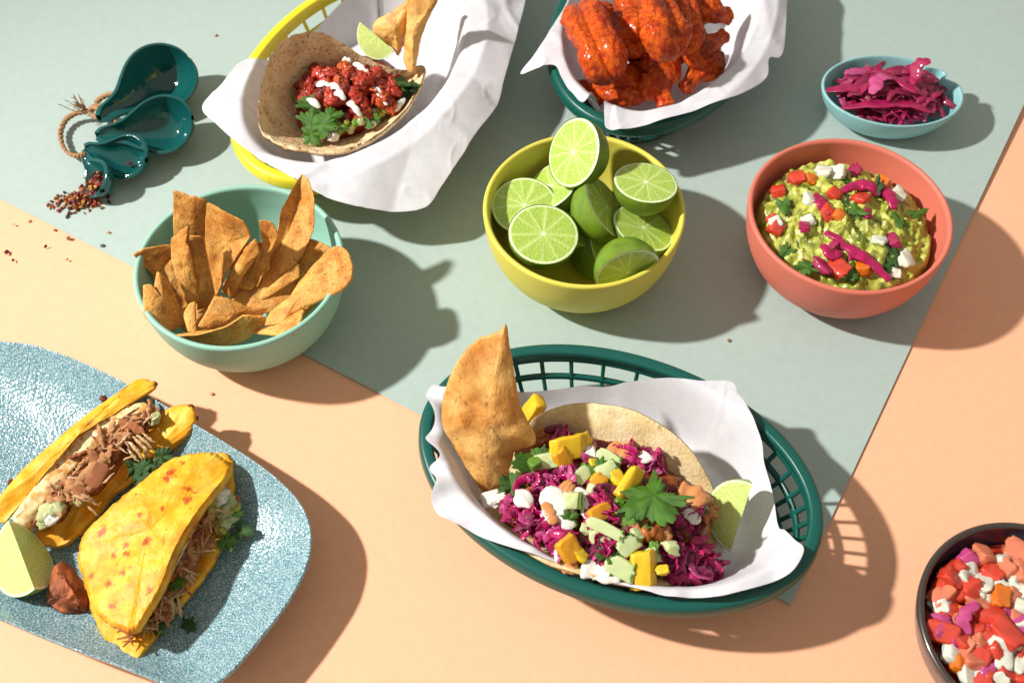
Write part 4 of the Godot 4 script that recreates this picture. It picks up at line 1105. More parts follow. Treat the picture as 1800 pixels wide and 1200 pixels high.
	var toasted := func(p: Vector3, r: float):
		var tone: Color = warm.call(p, r)
		var best := 0.0
		for k in spots.size():
			var q: Vector3 = spots[k]
			var d := Vector2(p.x - q.x, p.z - q.z).length() * (1.0 + 0.9 * fbm(p, 330.0, k))
			best = maxf(best, 1.0 - smoothstep(0.6, 1.15, d / (0.0016 + 0.0013 * fmod(k * 0.37, 1.0))))
		return tone.lerp(Color(0.50, 0.17, 0.12), best * 0.95)
	at = Vector3(-0.2155,0.0060,0.1608)
	o = thing("folded_taco", "yellow folded corn taco in front on the platter with toasted spots", "taco", at)
	part(o, "tortilla", slab([Vector3(-0.2517,0.0220,0.1606),Vector3(-0.2504,0.0250,0.1529),Vector3(-0.2384,0.0260,0.1367),Vector3(-0.2227,0.0260,0.1196),Vector3(-0.1994,0.0260,0.1028),Vector3(-0.1770,0.0250,0.1014),Vector3(-0.1698,0.0220,0.1156),Vector3(-0.1700,0.0170,0.1473),Vector3(-0.1775,0.0160,0.1724),Vector3(-0.1880,0.0160,0.1906),Vector3(-0.1990,0.0160,0.2077),Vector3(-0.2036,0.0190,0.2181),Vector3(-0.2109,0.0200,0.2296),Vector3(-0.2249,0.0190,0.2208),Vector3(-0.2366,0.0190,0.2071),Vector3(-0.2431,0.0190,0.1946)], 0.0058, at, {"bulge": -0.004, "amp": 0.0025, "freq": 60.0, "jag": 0.03, "seed": 25, "rings": 14, "m": 96, "fine": 0.0008, "col": warm}), M.corn_tortilla, Transform3D(Basis(), at))
	part(o, "meat", slab([Vector3(-0.2295,0.0240,0.2033),Vector3(-0.2182,0.0240,0.2117),Vector3(-0.2059,0.0240,0.2050),Vector3(-0.1956,0.0240,0.1931),Vector3(-0.1868,0.0240,0.1757),Vector3(-0.1782,0.0240,0.1506),Vector3(-0.1730,0.0240,0.1319),Vector3(-0.1827,0.0240,0.1243),Vector3(-0.2008,0.0240,0.1615),Vector3(-0.2119,0.0240,0.1931)], 0.012, at, {"bulge": 0.003, "amp": 0.007, "freq": 110.0, "seed": 26, "rings": 14, "m": 90, "fine": 0.0012, "col": func(p: Vector3, r: float): return Color.WHITE * (0.8 + 0.9 * fbm(p, 120.0, 4))}), M.pork_dark, Transform3D(Basis(), at))
	part(o, "cheese", slab([Vector3(-0.2202,0.0310,0.2076),Vector3(-0.2093,0.0310,0.2152),Vector3(-0.2048,0.0310,0.2080),Vector3(-0.1985,0.0320,0.1929),Vector3(-0.1905,0.0330,0.1708),Vector3(-0.1833,0.0330,0.1482),Vector3(-0.1785,0.0330,0.1356),Vector3(-0.1832,0.0340,0.1293),Vector3(-0.1943,0.0360,0.1633),Vector3(-0.2060,0.0350,0.2008)], 0.004, at, {"bulge": 0.0, "amp": 0.003, "freq": 80.0, "jag": 0.05, "seed": 27, "rings": 10, "m": 90, "col": func(p: Vector3, r: float): return Color.WHITE * (1.0 + 0.2 * fbm(p, 60.0, 4))}), M.cheese, Transform3D(Basis(), at))
	part(o, "tortilla", slab([Vector3(-0.2512,0.0260,0.1734),Vector3(-0.2514,0.0290,0.1634),Vector3(-0.2482,0.0310,0.1549),Vector3(-0.2366,0.0340,0.1431),Vector3(-0.2214,0.0360,0.1273),Vector3(-0.2084,0.0360,0.1136),Vector3(-0.1980,0.0360,0.1082),Vector3(-0.1848,0.0360,0.1062),Vector3(-0.1758,0.0350,0.1084),Vector3(-0.1704,0.0340,0.1137),Vector3(-0.1701,0.0340,0.1210),Vector3(-0.1741,0.0370,0.1316),Vector3(-0.1817,0.0400,0.1490),Vector3(-0.1908,0.0410,0.1733),Vector3(-0.1946,0.0410,0.1932),Vector3(-0.2029,0.0390,0.2110),Vector3(-0.2068,0.0380,0.2184),Vector3(-0.2117,0.0380,0.2191),Vector3(-0.2223,0.0360,0.2141),Vector3(-0.2333,0.0320,0.2060),Vector3(-0.2429,0.0280,0.1903)], 0.0066, at, {"bulge": 0.0035, "amp": 0.0010, "freq": 34.0, "jag": 0.02, "seed": 28, "rings": 44, "m": 220, "fine": 0.0003, "col": toasted}), M.corn_tortilla, Transform3D(Basis(), at))
	for q in [[Vector3(-0.1856,0.0300,0.1533), 0.017], [Vector3(-0.1827,0.0280,0.1597), 0.014], [Vector3(-0.1873,0.0290,0.1655), 0.015], [Vector3(-0.1913,0.0280,0.1774), 0.014], [Vector3(-0.1952,0.0270,0.1909), 0.014], [Vector3(-0.2019,0.0260,0.2007), 0.013], [Vector3(-0.2082,0.0270,0.2095), 0.013], [Vector3(-0.1798,0.0290,0.1463), 0.013]]:
		bit(o, "meat_chunk", fibres[rng.randi() % 5], pm[rng.randi() % 3], q[0], Vector3(q[1] * 1.15, q[1] * 0.9, q[1] * 1.05))
	for q in [[Vector3(-0.1836,0.0300,0.1552), 0.009], [Vector3(-0.1870,0.0290,0.1673), 0.009], [Vector3(-0.1907,0.0280,0.1809), 0.008], [Vector3(-0.1960,0.0270,0.1943), 0.009], [Vector3(-0.2027,0.0260,0.2057), 0.009], [Vector3(-0.2127,0.0260,0.2124), 0.008], [Vector3(-0.1788,0.0290,0.1437), 0.007]]:
		heap(o, "pork_shred", threads, [M.pork, M.pork_dark, M.shred, M.pork_dark], q[0], q[1], 8, 0.011, 0.018, 0.004)
	for q in [[Vector3(-0.1932,0.0310,0.1735), Vector3(-0.1855,0.0220,0.1854)], [Vector3(-0.1916,0.0310,0.1710), Vector3(-0.1839,0.0220,0.1826)], [Vector3(-0.1861,0.0320,0.1579), Vector3(-0.1817,0.0270,0.1682)], [Vector3(-0.1892,0.0310,0.1610), Vector3(-0.1854,0.0250,0.1726)], [Vector3(-0.1843,0.0310,0.1538), Vector3(-0.1797,0.0270,0.1635)], [Vector3(-0.1986,0.0300,0.1955), Vector3(-0.1888,0.0180,0.1993)], [Vector3(-0.1943,0.0290,0.1934), Vector3(-0.1936,0.0180,0.2044)], [Vector3(-0.2020,0.0300,0.2039), Vector3(-0.1946,0.0180,0.2078)], [Vector3(-0.1914,0.0270,0.1943), Vector3(-0.1896,0.0180,0.2027)], [Vector3(-0.2153,0.0270,0.2144), Vector3(-0.2047,0.0240,0.2120)], [Vector3(-0.2108,0.0280,0.2115), Vector3(-0.1989,0.0200,0.2085)], [Vector3(-0.2282,0.0240,0.2100), Vector3(-0.2133,0.0260,0.2147)], [Vector3(-0.1640,0.0180,0.1441), Vector3(-0.1576,0.0110,0.1512)], [Vector3(-0.1652,0.0180,0.1456), Vector3(-0.1602,0.0120,0.1510)], [Vector3(-0.2043,0.0280,0.2082), Vector3(-0.1945,0.0220,0.2025)]]:
		lay(o, "pork_shred", threads[rng.randi() % 4], M.shred if rng.randf() < 0.6 else M.pork, q[0], q[1], 1.7)
	for q in [[Vector3(-0.1753,0.0290,0.1329), 0.014, M.onion], [Vector3(-0.1712,0.0260,0.1348), 0.012, M.avocado_crema], [Vector3(-0.1728,0.0250,0.1399), 0.012, M.avocado_crema], [Vector3(-0.1678,0.0240,0.1376), 0.010, M.corn], [Vector3(-0.1701,0.0220,0.1441), 0.014, M.avocado_crema], [Vector3(-0.1657,0.0210,0.1399), 0.010, M.cucumber_skin], [Vector3(-0.1787,0.0300,0.1386), 0.011, M.corn], [Vector3(-0.1676,0.0250,0.1324), 0.008, M.pork_dark], [Vector3(-0.1734,0.0230,0.1483), 0.010, M.corn]]:
		bit(o, "salsa_bit", balls[rng.randi() % 5], q[2], q[0], Vector3(q[1], q[1] * 0.6, q[1] * 0.75))
	for q in [Vector3(-0.1630,0.0240,0.1432), Vector3(-0.1679,0.0210,0.1492), Vector3(-0.1729,0.0230,0.1519), Vector3(-0.1974,0.0280,0.1861), Vector3(-0.1928,0.0260,0.1870), Vector3(-0.1901,0.0210,0.1954), Vector3(-0.2046,0.0220,0.2152), Vector3(-0.2027,0.0160,0.2164), Vector3(-0.1866,0.0160,0.1996), Vector3(-0.1952,0.0290,0.1820)]:
		bit(o, "coriander_leaf", leaves[rng.randi() % 4], M.herb_dark if rng.randf() < 0.6 else M.herb, q, Vector3(0.015, 0.012, 0.012))

	lime_wedge(Vector3(-0.2944,0.0370,0.1508), Vector3(-0.2706,0.0340,0.1923), Vector3(-0.3023,0.0220,0.1784), 1.45, "juicy lime wedge at the left edge of the platter in front of the open taco")
	at = Vector3(-0.2614,0.0080,0.1833)
	solo("pork_chunk", slab([Vector3(-0.2643,0.0260,0.1738),Vector3(-0.2571,0.0260,0.1766),Vector3(-0.2469,0.0200,0.1874),Vector3(-0.2458,0.0120,0.1946),Vector3(-0.2556,0.0100,0.1980),Vector3(-0.2674,0.0120,0.1925),Vector3(-0.2679,0.0180,0.1890)], 0.012, at, {"bulge": 0.003, "amp": 0.002, "freq": 140.0, "seed": 29, "rings": 10, "m": 60, "fine": 0.0005, "col": func(p: Vector3, r: float): return Color.WHITE * (0.75 + 0.8 * fbm(p, 90.0, 5))}), M.glazed, Transform3D(Basis(), at), "dark glazed pork chunk on the platter between lime wedge and folded taco", "pork chunk")

# ---------------------------------------------------------------- the front basket
func front_basket() -> void:
	var b := {"at": Vector3(0.062, 0.0016, 0.122), "ang": deg_to_rad(22), "a": 0.1180, "c": 0.0765, "fall": 0.0}
	basket(b, "dark green oval plastic basket in front holding the cabbage taco", M.teal_plastic)
	parchment(b, [Vector3(0.0018,0.0284,0.0592),Vector3(0.0363,0.0253,0.0547),Vector3(0.0648,0.0321,0.0564),Vector3(0.0862,0.0427,0.0596),Vector3(0.1102,0.0515,0.0647),Vector3(0.1339,0.0515,0.0655),Vector3(0.1375,0.0515,0.0745),Vector3(0.1412,0.0515,0.0814),Vector3(0.1453,0.0511,0.0943),Vector3(0.1494,0.0462,0.1052),Vector3(0.1510,0.0390,0.1137),Vector3(0.1539,0.0339,0.1251),Vector3(0.1555,0.0306,0.1389),Vector3(0.1555,0.0341,0.1552),Vector3(0.1572,0.0399,0.1590),Vector3(0.1592,0.0500,0.1703),Vector3(0.1631,0.0515,0.1775),Vector3(0.1550,0.0515,0.1901),Vector3(0.1422,0.0515,0.1964),Vector3(0.1266,0.0515,0.2014),Vector3(0.1122,0.0515,0.2047),Vector3(0.0966,0.0515,0.2047),Vector3(0.0833,0.0515,0.2040),Vector3(0.0719,0.0515,0.2007),Vector3(0.0618,0.0515,0.1977),Vector3(0.0503,0.0514,0.1941),Vector3(0.0401,0.0509,0.1898),Vector3(0.0238,0.0515,0.1840),Vector3(0.0076,0.0515,0.1789),Vector3(-0.0064,0.0515,0.1744),Vector3(-0.0177,0.0515,0.1696),Vector3(-0.0284,0.0515,0.1629),Vector3(-0.0373,0.0515,0.1580),Vector3(-0.0423,0.0515,0.1537),Vector3(-0.0466,0.0515,0.1443),Vector3(-0.0437,0.0515,0.1345),Vector3(-0.0484,0.0515,0.1241),Vector3(-0.0423,0.0515,0.1173),Vector3(-0.0511,0.0515,0.1077),Vector3(-0.0462,0.0515,0.0925),Vector3(-0.0501,0.0515,0.0814),Vector3(-0.0525,0.0515,0.0729),Vector3(-0.0485,0.0515,0.0671),Vector3(-0.0405,0.0515,0.0680),Vector3(-0.0212,0.0415,0.0663)], "white parchment lining the front green basket under the cabbage taco", 0.003, 5, func(p: Vector3, s: float):
		# the ruffled left flap stands above the rim
		return 0.004 * smoothstep(0.85, 1.0, s) * sin(p.z * 240.0) * smoothstep(-0.02, -0.05, p.x))
	# the taco: one round tortilla bent along a crease
	var kk := Vector3(0.0521,0.0100,0.1358)
	var e := (Vector3(0.1153,0.0120,0.1627) - Vector3(-0.0105,0.0120,0.1194)).normalized()
	var bk := Vector3(e.z, 0, -e.x)
	var at := kk
	var o := thing("cabbage_taco", "soft taco heaped with magenta cabbage, mango and cucumber in the front basket", "taco", at)
	var nr := 22
	var na := 72
	var fold := func(r: float, a: float):
		var s: float = r * cos(a)
		var q: float = r * sin(a)
		var ph := 0.95 if q > 0.0 else 0.75
		var d := absf(q)
		var ang := ph * minf(1.0, d / 0.02)
		var rho := 0.02 / ph
		var h := rho * sin(ang) + maxf(0.0, d - 0.02) * cos(ph)
		var y := rho * (1.0 - cos(ang)) + maxf(0.0, d - 0.02) * sin(ph)
		var p := e * s + bk * h * signf(q) + Vector3(0, y, 0)
		var nrm := (Vector3(0, cos(ang), 0) - bk * sin(ang) * signf(q)).normalized()
		return [p, nrm]
	var tort := grid(na, nr * 2, func(i: int, j: int):
		var top: bool = j < nr
		var k: int = j if top else nr * 2 - 1 - j
		var a := TAU * i / na
		var r := 0.0732 * minf(1.0, k / (nr - 2.0)) * (1.0 + 0.012 * fbm(Vector3(cos(a), sin(a), 0), 2.0, 3))
		var f: Array = fold.call(r, a)
		var th := 0.0011 if k < nr - 1 else 0.0
		if k == nr - 1:
			r += 0.0007
		return f[0] + f[1] * ((th if top else -th) + 0.0014 * fbm(f[0], 45.0, 6) + 0.0005 * fbm(f[0], 220.0, 7)), true, func(p: Vector3, i: int, j: int):
			var k: int = j if j < nr else nr * 2 - 1 - j
			var t := 0.98 + 0.25 * fbm(p, 60.0, 8)
			var burnt := smoothstep(0.05, 0.45, fbm(p, 85.0, 9)) * (smoothstep(0.86, 1.0, float(k) / nr) * 0.75)
			if j >= nr:
				t *= 0.85
			return Color(t * (1.0 - 0.45 * burnt), t * (1.0 - 0.6 * burnt), t * (1.0 - 0.7 * burnt)))
	part(o, "tortilla", tort, M.tortilla, Transform3D(Basis(), at))
	part(o, "filling", slab([Vector3(-0.0067,0.0360,0.1452),Vector3(0.0000,0.0360,0.1266),Vector3(0.0138,0.0360,0.1074),Vector3(0.0312,0.0360,0.0976),Vector3(0.0554,0.0380,0.0987),Vector3(0.0792,0.0380,0.1046),Vector3(0.0987,0.0360,0.1228),Vector3(0.1150,0.0320,0.1359),Vector3(0.1178,0.0260,0.1515),Vector3(0.1100,0.0220,0.1696),Vector3(0.0955,0.0260,0.1783),Vector3(0.0744,0.0360,0.1843),Vector3(0.0516,0.0400,0.1825),Vector3(0.0259,0.0420,0.1730),Vector3(0.0066,0.0400,0.1598)], 0.012, at, {"bulge": 0.008, "amp": 0.007, "freq": 90.0, "seed": 33, "rings": 16, "m": 110, "fine": 0.0015, "col": func(p: Vector3, r: float):
		return Color(1, 1, 1).lerp(Color(0.55, 0.10, 0.9), smoothstep(-0.25, 0.05, fbm(p, 70.0, 3))) * (0.6 + 0.6 * fbm(p, 150.0, 4))}), M.fish, Transform3D(Basis(), at))
	for q in [[Vector3(0.0558,0.0500,0.1454), 0.020], [Vector3(0.0642,0.0500,0.1429), 0.015], [Vector3(0.0496,0.0490,0.1377), 0.015], [Vector3(0.0777,0.0500,0.1626), 0.022], [Vector3(0.0732,0.0500,0.1573), 0.015], [Vector3(0.0841,0.0480,0.1670), 0.015], [Vector3(0.1124,0.0400,0.1453), 0.018], [Vector3(0.1082,0.0420,0.1408), 0.015], [Vector3(0.0189,0.0420,0.1009), 0.014], [Vector3(0.0103,0.0400,0.1096), 0.016], [Vector3(0.0016,0.0460,0.1500), 0.012], [Vector3(0.0696,0.0500,0.1337), 0.014], [Vector3(0.0320,0.0480,0.1808), 0.014]]:
		bit(o, "crispy_fish", balls[rng.randi() % 5], M.fish, q[0], Vector3(q[1], q[1] * 0.75, q[1] * 0.85))
	var cab := [M.cabbage, M.cabbage, M.cabbage_dark, M.cabbage, M.cabbage_pale]
	for q in [[Vector3(0.0082,0.0500,0.1519), 0.010, 24], [Vector3(0.0177,0.0520,0.1635), 0.011, 26], [Vector3(0.0273,0.0520,0.1698), 0.008, 16], [Vector3(0.0016,0.0470,0.1451), 0.006, 9], [Vector3(0.0491,0.0520,0.1475), 0.009, 15], [Vector3(0.0544,0.0530,0.1587), 0.008, 14], [Vector3(0.0496,0.0530,0.1727), 0.009, 18], [Vector3(0.0575,0.0500,0.1793), 0.011, 26], [Vector3(0.0640,0.0520,0.1740), 0.008, 12], [Vector3(0.0290,0.0450,0.1065), 0.009, 15], [Vector3(0.0348,0.0500,0.1337), 0.010, 18], [Vector3(0.0216,0.0480,0.1346), 0.009, 14], [Vector3(0.0746,0.0460,0.1128), 0.009, 17], [Vector3(0.0846,0.0440,0.1175), 0.006, 8], [Vector3(0.0867,0.0500,0.1501), 0.009, 16], [Vector3(0.0998,0.0460,0.1554), 0.010, 18], [Vector3(0.0941,0.0380,0.1782), 0.012, 30], [Vector3(0.1066,0.0320,0.1739), 0.009, 20], [Vector3(0.1031,0.0260,0.1853), 0.008, 14], [Vector3(0.0855,0.0440,0.1756), 0.009, 16], [Vector3(0.0676,0.0520,0.1670), 0.006, 8], [Vector3(0.0134,0.0460,0.1317), 0.008, 8], [Vector3(0.0440,0.0470,0.1133), 0.008, 8]]:
		heap(o, "cabbage_shred", shreds, cab, q[0], q[1], q[2], 0.008, 0.018, 0.007)
	for q in [[Vector3(0.1081,0.0260,0.1766), Vector3(0.1258,0.0180,0.1704)], [Vector3(0.1107,0.0220,0.1791), Vector3(0.1242,0.0140,0.1786)], [Vector3(0.0842,0.0480,0.1185), Vector3(0.0880,0.0560,0.1137)], [Vector3(0.1143,0.0220,0.1767), Vector3(0.1211,0.0120,0.1799)]]:
		lay(o, "cabbage_shred", shreds[rng.randi() % 6], M.cabbage, q[0], q[1], 1.4)
	for q in [[[Vector3(0.0163,0.0580,0.1436),Vector3(0.0227,0.0580,0.1472),Vector3(0.0275,0.0580,0.1533),Vector3(0.0299,0.0580,0.1600),Vector3(0.0329,0.0580,0.1670)], 0.0062], [[Vector3(0.0111,0.0565,0.1436),Vector3(0.0059,0.0565,0.1472),Vector3(0.0016,0.0565,0.1501)], 0.0048], [[Vector3(0.0201,0.0585,0.1503),Vector3(0.0232,0.0585,0.1560),Vector3(0.0250,0.0585,0.1610)], 0.0050], [[Vector3(0.0386,0.0525,0.1858),Vector3(0.0458,0.0525,0.1885),Vector3(0.0536,0.0525,0.1905),Vector3(0.0611,0.0525,0.1912)], 0.0056], [[Vector3(0.0443,0.0515,0.1874),Vector3(0.0512,0.0515,0.1894),Vector3(0.0583,0.0515,0.1914)], 0.0050], [[Vector3(0.0958,0.0515,0.1440),Vector3(0.0994,0.0515,0.1484),Vector3(0.1029,0.0515,0.1534),Vector3(0.1055,0.0515,0.1605)], 0.0042], [[Vector3(-0.0108,0.0380,0.1314),Vector3(-0.0094,0.0360,0.1356),Vector3(-0.0054,0.0360,0.1408)], 0.0082], [[Vector3(-0.0067,0.0400,0.1331),Vector3(-0.0040,0.0390,0.1371),Vector3(-0.0027,0.0380,0.1410)], 0.0060], [[Vector3(0.0353,0.0570,0.1402),Vector3(0.0391,0.0570,0.1460),Vector3(0.0421,0.0570,0.1525),Vector3(0.0444,0.0570,0.1595)], 0.0034], [[Vector3(0.0397,0.0520,0.1119),Vector3(0.0451,0.0520,0.1134),Vector3(0.0498,0.0520,0.1130)], 0.0040], [[Vector3(0.0740,0.0510,0.1155),Vector3(0.0786,0.0510,0.1166),Vector3(0.0814,0.0510,0.1147)], 0.0034], [[Vector3(0.0239,0.0530,0.1765),Vector3(0.0286,0.0530,0.1785),Vector3(0.0330,0.0530,0.1806)], 0.0042]]:
		ribbon(o, "crema", q[0], q[1], M.crema)
	for q in [[[Vector3(0.0177,0.0615,0.1511),Vector3(0.0205,0.0615,0.1561),Vector3(0.0224,0.0615,0.1610),Vector3(0.0236,0.0615,0.1652)], 0.0026], [[Vector3(0.0562,0.0495,0.1101),Vector3(0.0635,0.0495,0.1124),Vector3(0.0701,0.0495,0.1147),Vector3(0.0749,0.0495,0.1136)], 0.0056], [[Vector3(0.0961,0.0525,0.1394),Vector3(0.1018,0.0525,0.1416),Vector3(0.1068,0.0525,0.1452),Vector3(0.1103,0.0525,0.1496)], 0.0064], [[Vector3(0.0282,0.0575,0.1376),Vector3(0.0320,0.0575,0.1405),Vector3(0.0359,0.0575,0.1427)], 0.0042], [[Vector3(0.0267,0.0515,0.1827),Vector3(0.0317,0.0515,0.1854),Vector3(0.0367,0.0515,0.1867)], 0.0046], [[Vector3(0.0682,0.0560,0.1612),Vector3(0.0725,0.0560,0.1647),Vector3(0.0761,0.0560,0.1682)], 0.0038], [[Vector3(0.0812,0.0530,0.1640),Vector3(0.0854,0.0530,0.1675),Vector3(0.0890,0.0530,0.1710)], 0.0042], [[Vector3(0.0453,0.0500,0.1096),Vector3(0.0493,0.0500,0.1119)], 0.0040]]:
		ribbon(o, "orange_sauce", q[0], q[1], M.sauce)
	# mango, cucumber
	for q in [[Vector3(0.0334,0.0580,0.1136), Vector3(0.0206, 0.0052, 0.0138), Vector3(0.75, 0.1, -0.2), M.mango], [Vector3(0.0300,0.0560,0.1201), Vector3(0.0103, 0.0052, 0.0138), Vector3(0.8, 0.6, 0), M.mango_deep], [Vector3(0.0660,0.0600,0.1374), Vector3(0.0077, 0.0077, 0.0206), Vector3(0.25, -0.6, 0.3), M.mango], [Vector3(0.0500,0.0570,0.1344), Vector3(0.0086, 0.0060, 0.0086), Vector3(0.4, 0.9, 0.3), M.mango_deep], [Vector3(0.0498,0.0600,0.1567), Vector3(0.0146, 0.0069, 0.0095), Vector3(0.5, 0.5, -0.2), M.mango_deep], [Vector3(0.0322,0.0600,0.1786), Vector3(0.0120, 0.0052, 0.0146), Vector3(0.7, 0.7, 0.1), M.mango_deep], [Vector3(0.0722,0.0560,0.1893), Vector3(0.0138, 0.0077, 0.0206), Vector3(0.55, 0.05, 0.15), M.mango], [Vector3(0.0410,0.0560,0.1076), Vector3(0.0103, 0.0052, 0.0086), Vector3(0.6, 0.2, 0.1), M.mango]]:
		bit(o, "mango_dice", cubes[rng.randi() % 5] if q[1].x > 0.012 else softs[rng.randi() % 4], q[3], q[0] - Vector3(0, 0.0015, 0), q[1], q[2])
	for q in [[Vector3(0.0194,0.0520,0.1206), Vector3(0.0146, 0.0077, 0.0095), Vector3(0.4, 0.2, 0)], [Vector3(0.0550,0.0550,0.1285), Vector3(0.0120, 0.0086, 0.0103), Vector3(0.4, 0.5, 0)], [Vector3(0.0342,0.0620,0.1503), Vector3(0.0103, 0.0086, 0.0095), Vector3(0.6, -0.1, 0.1)], [Vector3(0.0528,0.0610,0.1677), Vector3(0.0189, 0.0069, 0.0069), Vector3(0.4, -0.45, 0)], [Vector3(0.0498,0.0560,0.1696), Vector3(0.0103, 0.0069, 0.0077), Vector3(0.4, 0.3, 0.2)], [Vector3(0.0641,0.0570,0.1762), Vector3(0.0112, 0.0086, 0.0103), Vector3(0.3, 0.8, 0)], [Vector3(0.0605,0.0540,0.1878), Vector3(0.0146, 0.0086, 0.0112), Vector3(0.5, -0.4, 0)], [Vector3(0.0770,0.0520,0.1801), Vector3(0.0103, 0.0077, 0.0095), Vector3(0.4, 0.4, 0.3)], [Vector3(0.0576,0.0520,0.1183), Vector3(0.0129, 0.0060, 0.0077), Vector3(0.4, -0.5, 0)], [Vector3(0.0404,0.0530,0.1301), Vector3(0.0120, 0.0069, 0.0086), Vector3(0.4, 0.9, 0)]]:
		var bb := Basis.from_euler(q[2])
		part(o, "cucumber_dice", cubes[rng.randi() % 5], M.cucumber, Transform3D(bb.scaled_local(q[1]), q[0]))
		part(o, "cucumber_skin", cubes[2], M.cucumber_skin, Transform3D(bb.scaled_local(Vector3(0.0016, q[1].y * 0.97, q[1].z * 0.98)), q[0] + bb * Vector3(q[1].x * 0.49, 0, 0)))
	bit(o, "cucumber_skin", cubes[0], M.cucumber_skin, Vector3(0.0645,0.0560,0.1591), Vector3(0.0172, 0.0052, 0.0086), Vector3(0.5, -0.5, 0))
	for q in [Vector3(0.0133,0.0560,0.1238),Vector3(0.0458,0.0560,0.1404),Vector3(0.0618,0.0560,0.1477),Vector3(0.0703,0.0560,0.1689),Vector3(0.0417,0.0560,0.1654),Vector3(0.0794,0.0560,0.1758),Vector3(0.0890,0.0560,0.1758)]:
		var sz := rng.randf_range(0.005, 0.008)
		bit(o, "cucumber_dice", softs[rng.randi() % 6], M.cucumber if rng.randf() < 0.7 else M.cucumber_skin, q, Vector3(sz, sz * 0.7, sz))
	for q in [Vector3(0.0481,0.0560,0.1238),Vector3(0.0609,0.0560,0.1331),Vector3(0.0380,0.0560,0.1809),Vector3(0.0832,0.0560,0.1900)]:
		var sz := rng.randf_range(0.005, 0.008)
		bit(o, "mango_dice", softs[rng.randi() % 6], M.mango, q, Vector3(sz, sz * 0.7, sz))
	# coriander
	part(o, "coriander_leaf", leaf(66, 5, 200, 14), M.herb, Transform3D(Basis.from_euler(Vector3(0.35, -2.5, 0.1)).scaled_local(Vector3(0.042, 0.030, 0.042)), Vector3(0.0949,0.0630,0.1389)))
	for q in [[Vector3(0.0040,0.0520,0.1340), 0.028, Vector3(0.5, 0.8, 0.1)], [Vector3(0.0119,0.0530,0.1308), 0.022, Vector3(0.5, 1.2, 0.1)], [Vector3(-0.0033,0.0460,0.1428), 0.020, Vector3(0.5, 1.3, 0.3)], [Vector3(0.0428,0.0560,0.1324), 0.020, Vector3(0.3, 0.2, 0.1)], [Vector3(0.0281,0.0600,0.1638), 0.012, Vector3(0.4, 0.6, 0)], [Vector3(0.0508,0.0570,0.1897), 0.016, Vector3(0.5, 0.2, 0)], [Vector3(0.0522,0.0570,0.1870), 0.013, Vector3(0.5, 1.6, 0)], [Vector3(0.1019,0.0530,0.1480), 0.013, Vector3(0.4, -0.4, 0)], [Vector3(0.0631,0.0570,0.1581), 0.018, Vector3(0.4, -0.5, 0.1)]]:
		bit(o, "coriander_leaf", leaves[rng.randi() % 4], M.herb, q[0], Vector3(q[1], q[1] * 0.8, q[1]), q[2])
	lime_wedge(Vector3(0.1297,0.0160,0.1616), Vector3(0.1398,0.0520,0.1348), Vector3(0.1155,0.0220,0.1385), 0.85, "lime wedge standing at the right of the cabbage taco")
	var c := Vector3(-0.0152,0.0600,0.0975)
	solo("tortilla_quarter", slab([Vector3(-0.0075,0.1120,0.0681),Vector3(-0.0032,0.1140,0.0659),Vector3(-0.0013,0.1060,0.0742),Vector3(0.0023,0.0900,0.0895),Vector3(0.0056,0.0770,0.0993),Vector3(0.0141,0.0580,0.1098),Vector3(0.0020,0.0520,0.1130),Vector3(0.0000,0.0460,0.1174),Vector3(-0.0048,0.0380,0.1231),Vector3(-0.0140,0.0260,0.1299),Vector3(-0.0218,0.0340,0.1248),Vector3(-0.0311,0.0480,0.1139),Vector3(-0.0399,0.0620,0.1036),Vector3(-0.0409,0.0740,0.0952),Vector3(-0.0373,0.0860,0.0870),Vector3(-0.0301,0.0990,0.0778),Vector3(-0.0195,0.1080,0.0717)], 0.0026, c, {"bulge": 0.010, "amp": 0.003, "freq": 30.0, "jag": 0.02, "seed": 35, "rings": 16, "m": 96, "fine": 0.0004, "col": func(p: Vector3, r: float):
		var k := 1.0 + 0.35 * fbm(p, 45.0, 3) + 0.12 * smoothstep(0.9, 1.0, r)
		var toast := smoothstep(0.0, 0.45, fbm(p, 26.0, 17))
		return Color(k * (1.0 - 0.14 * toast), k * (1.0 - 0.26 * toast), k * (1.0 - 0.42 * toast))}), M.crisp_tortilla, Transform3D(Basis(), c), "large toasted tortilla quarter standing up at the left of the front basket", "tortilla piece")
	var mp := Vector3(0.0133,0.0420,0.0798)
	solo("mango_piece", cubes[3], M.mango, Transform3D(Basis.from_euler(Vector3(0.9, -0.9, 0.5)).scaled_local(Vector3(0.012, 0.009, 0.018)), mp), "single mango piece on the parchment behind the toasted tortilla quarter", "mango")

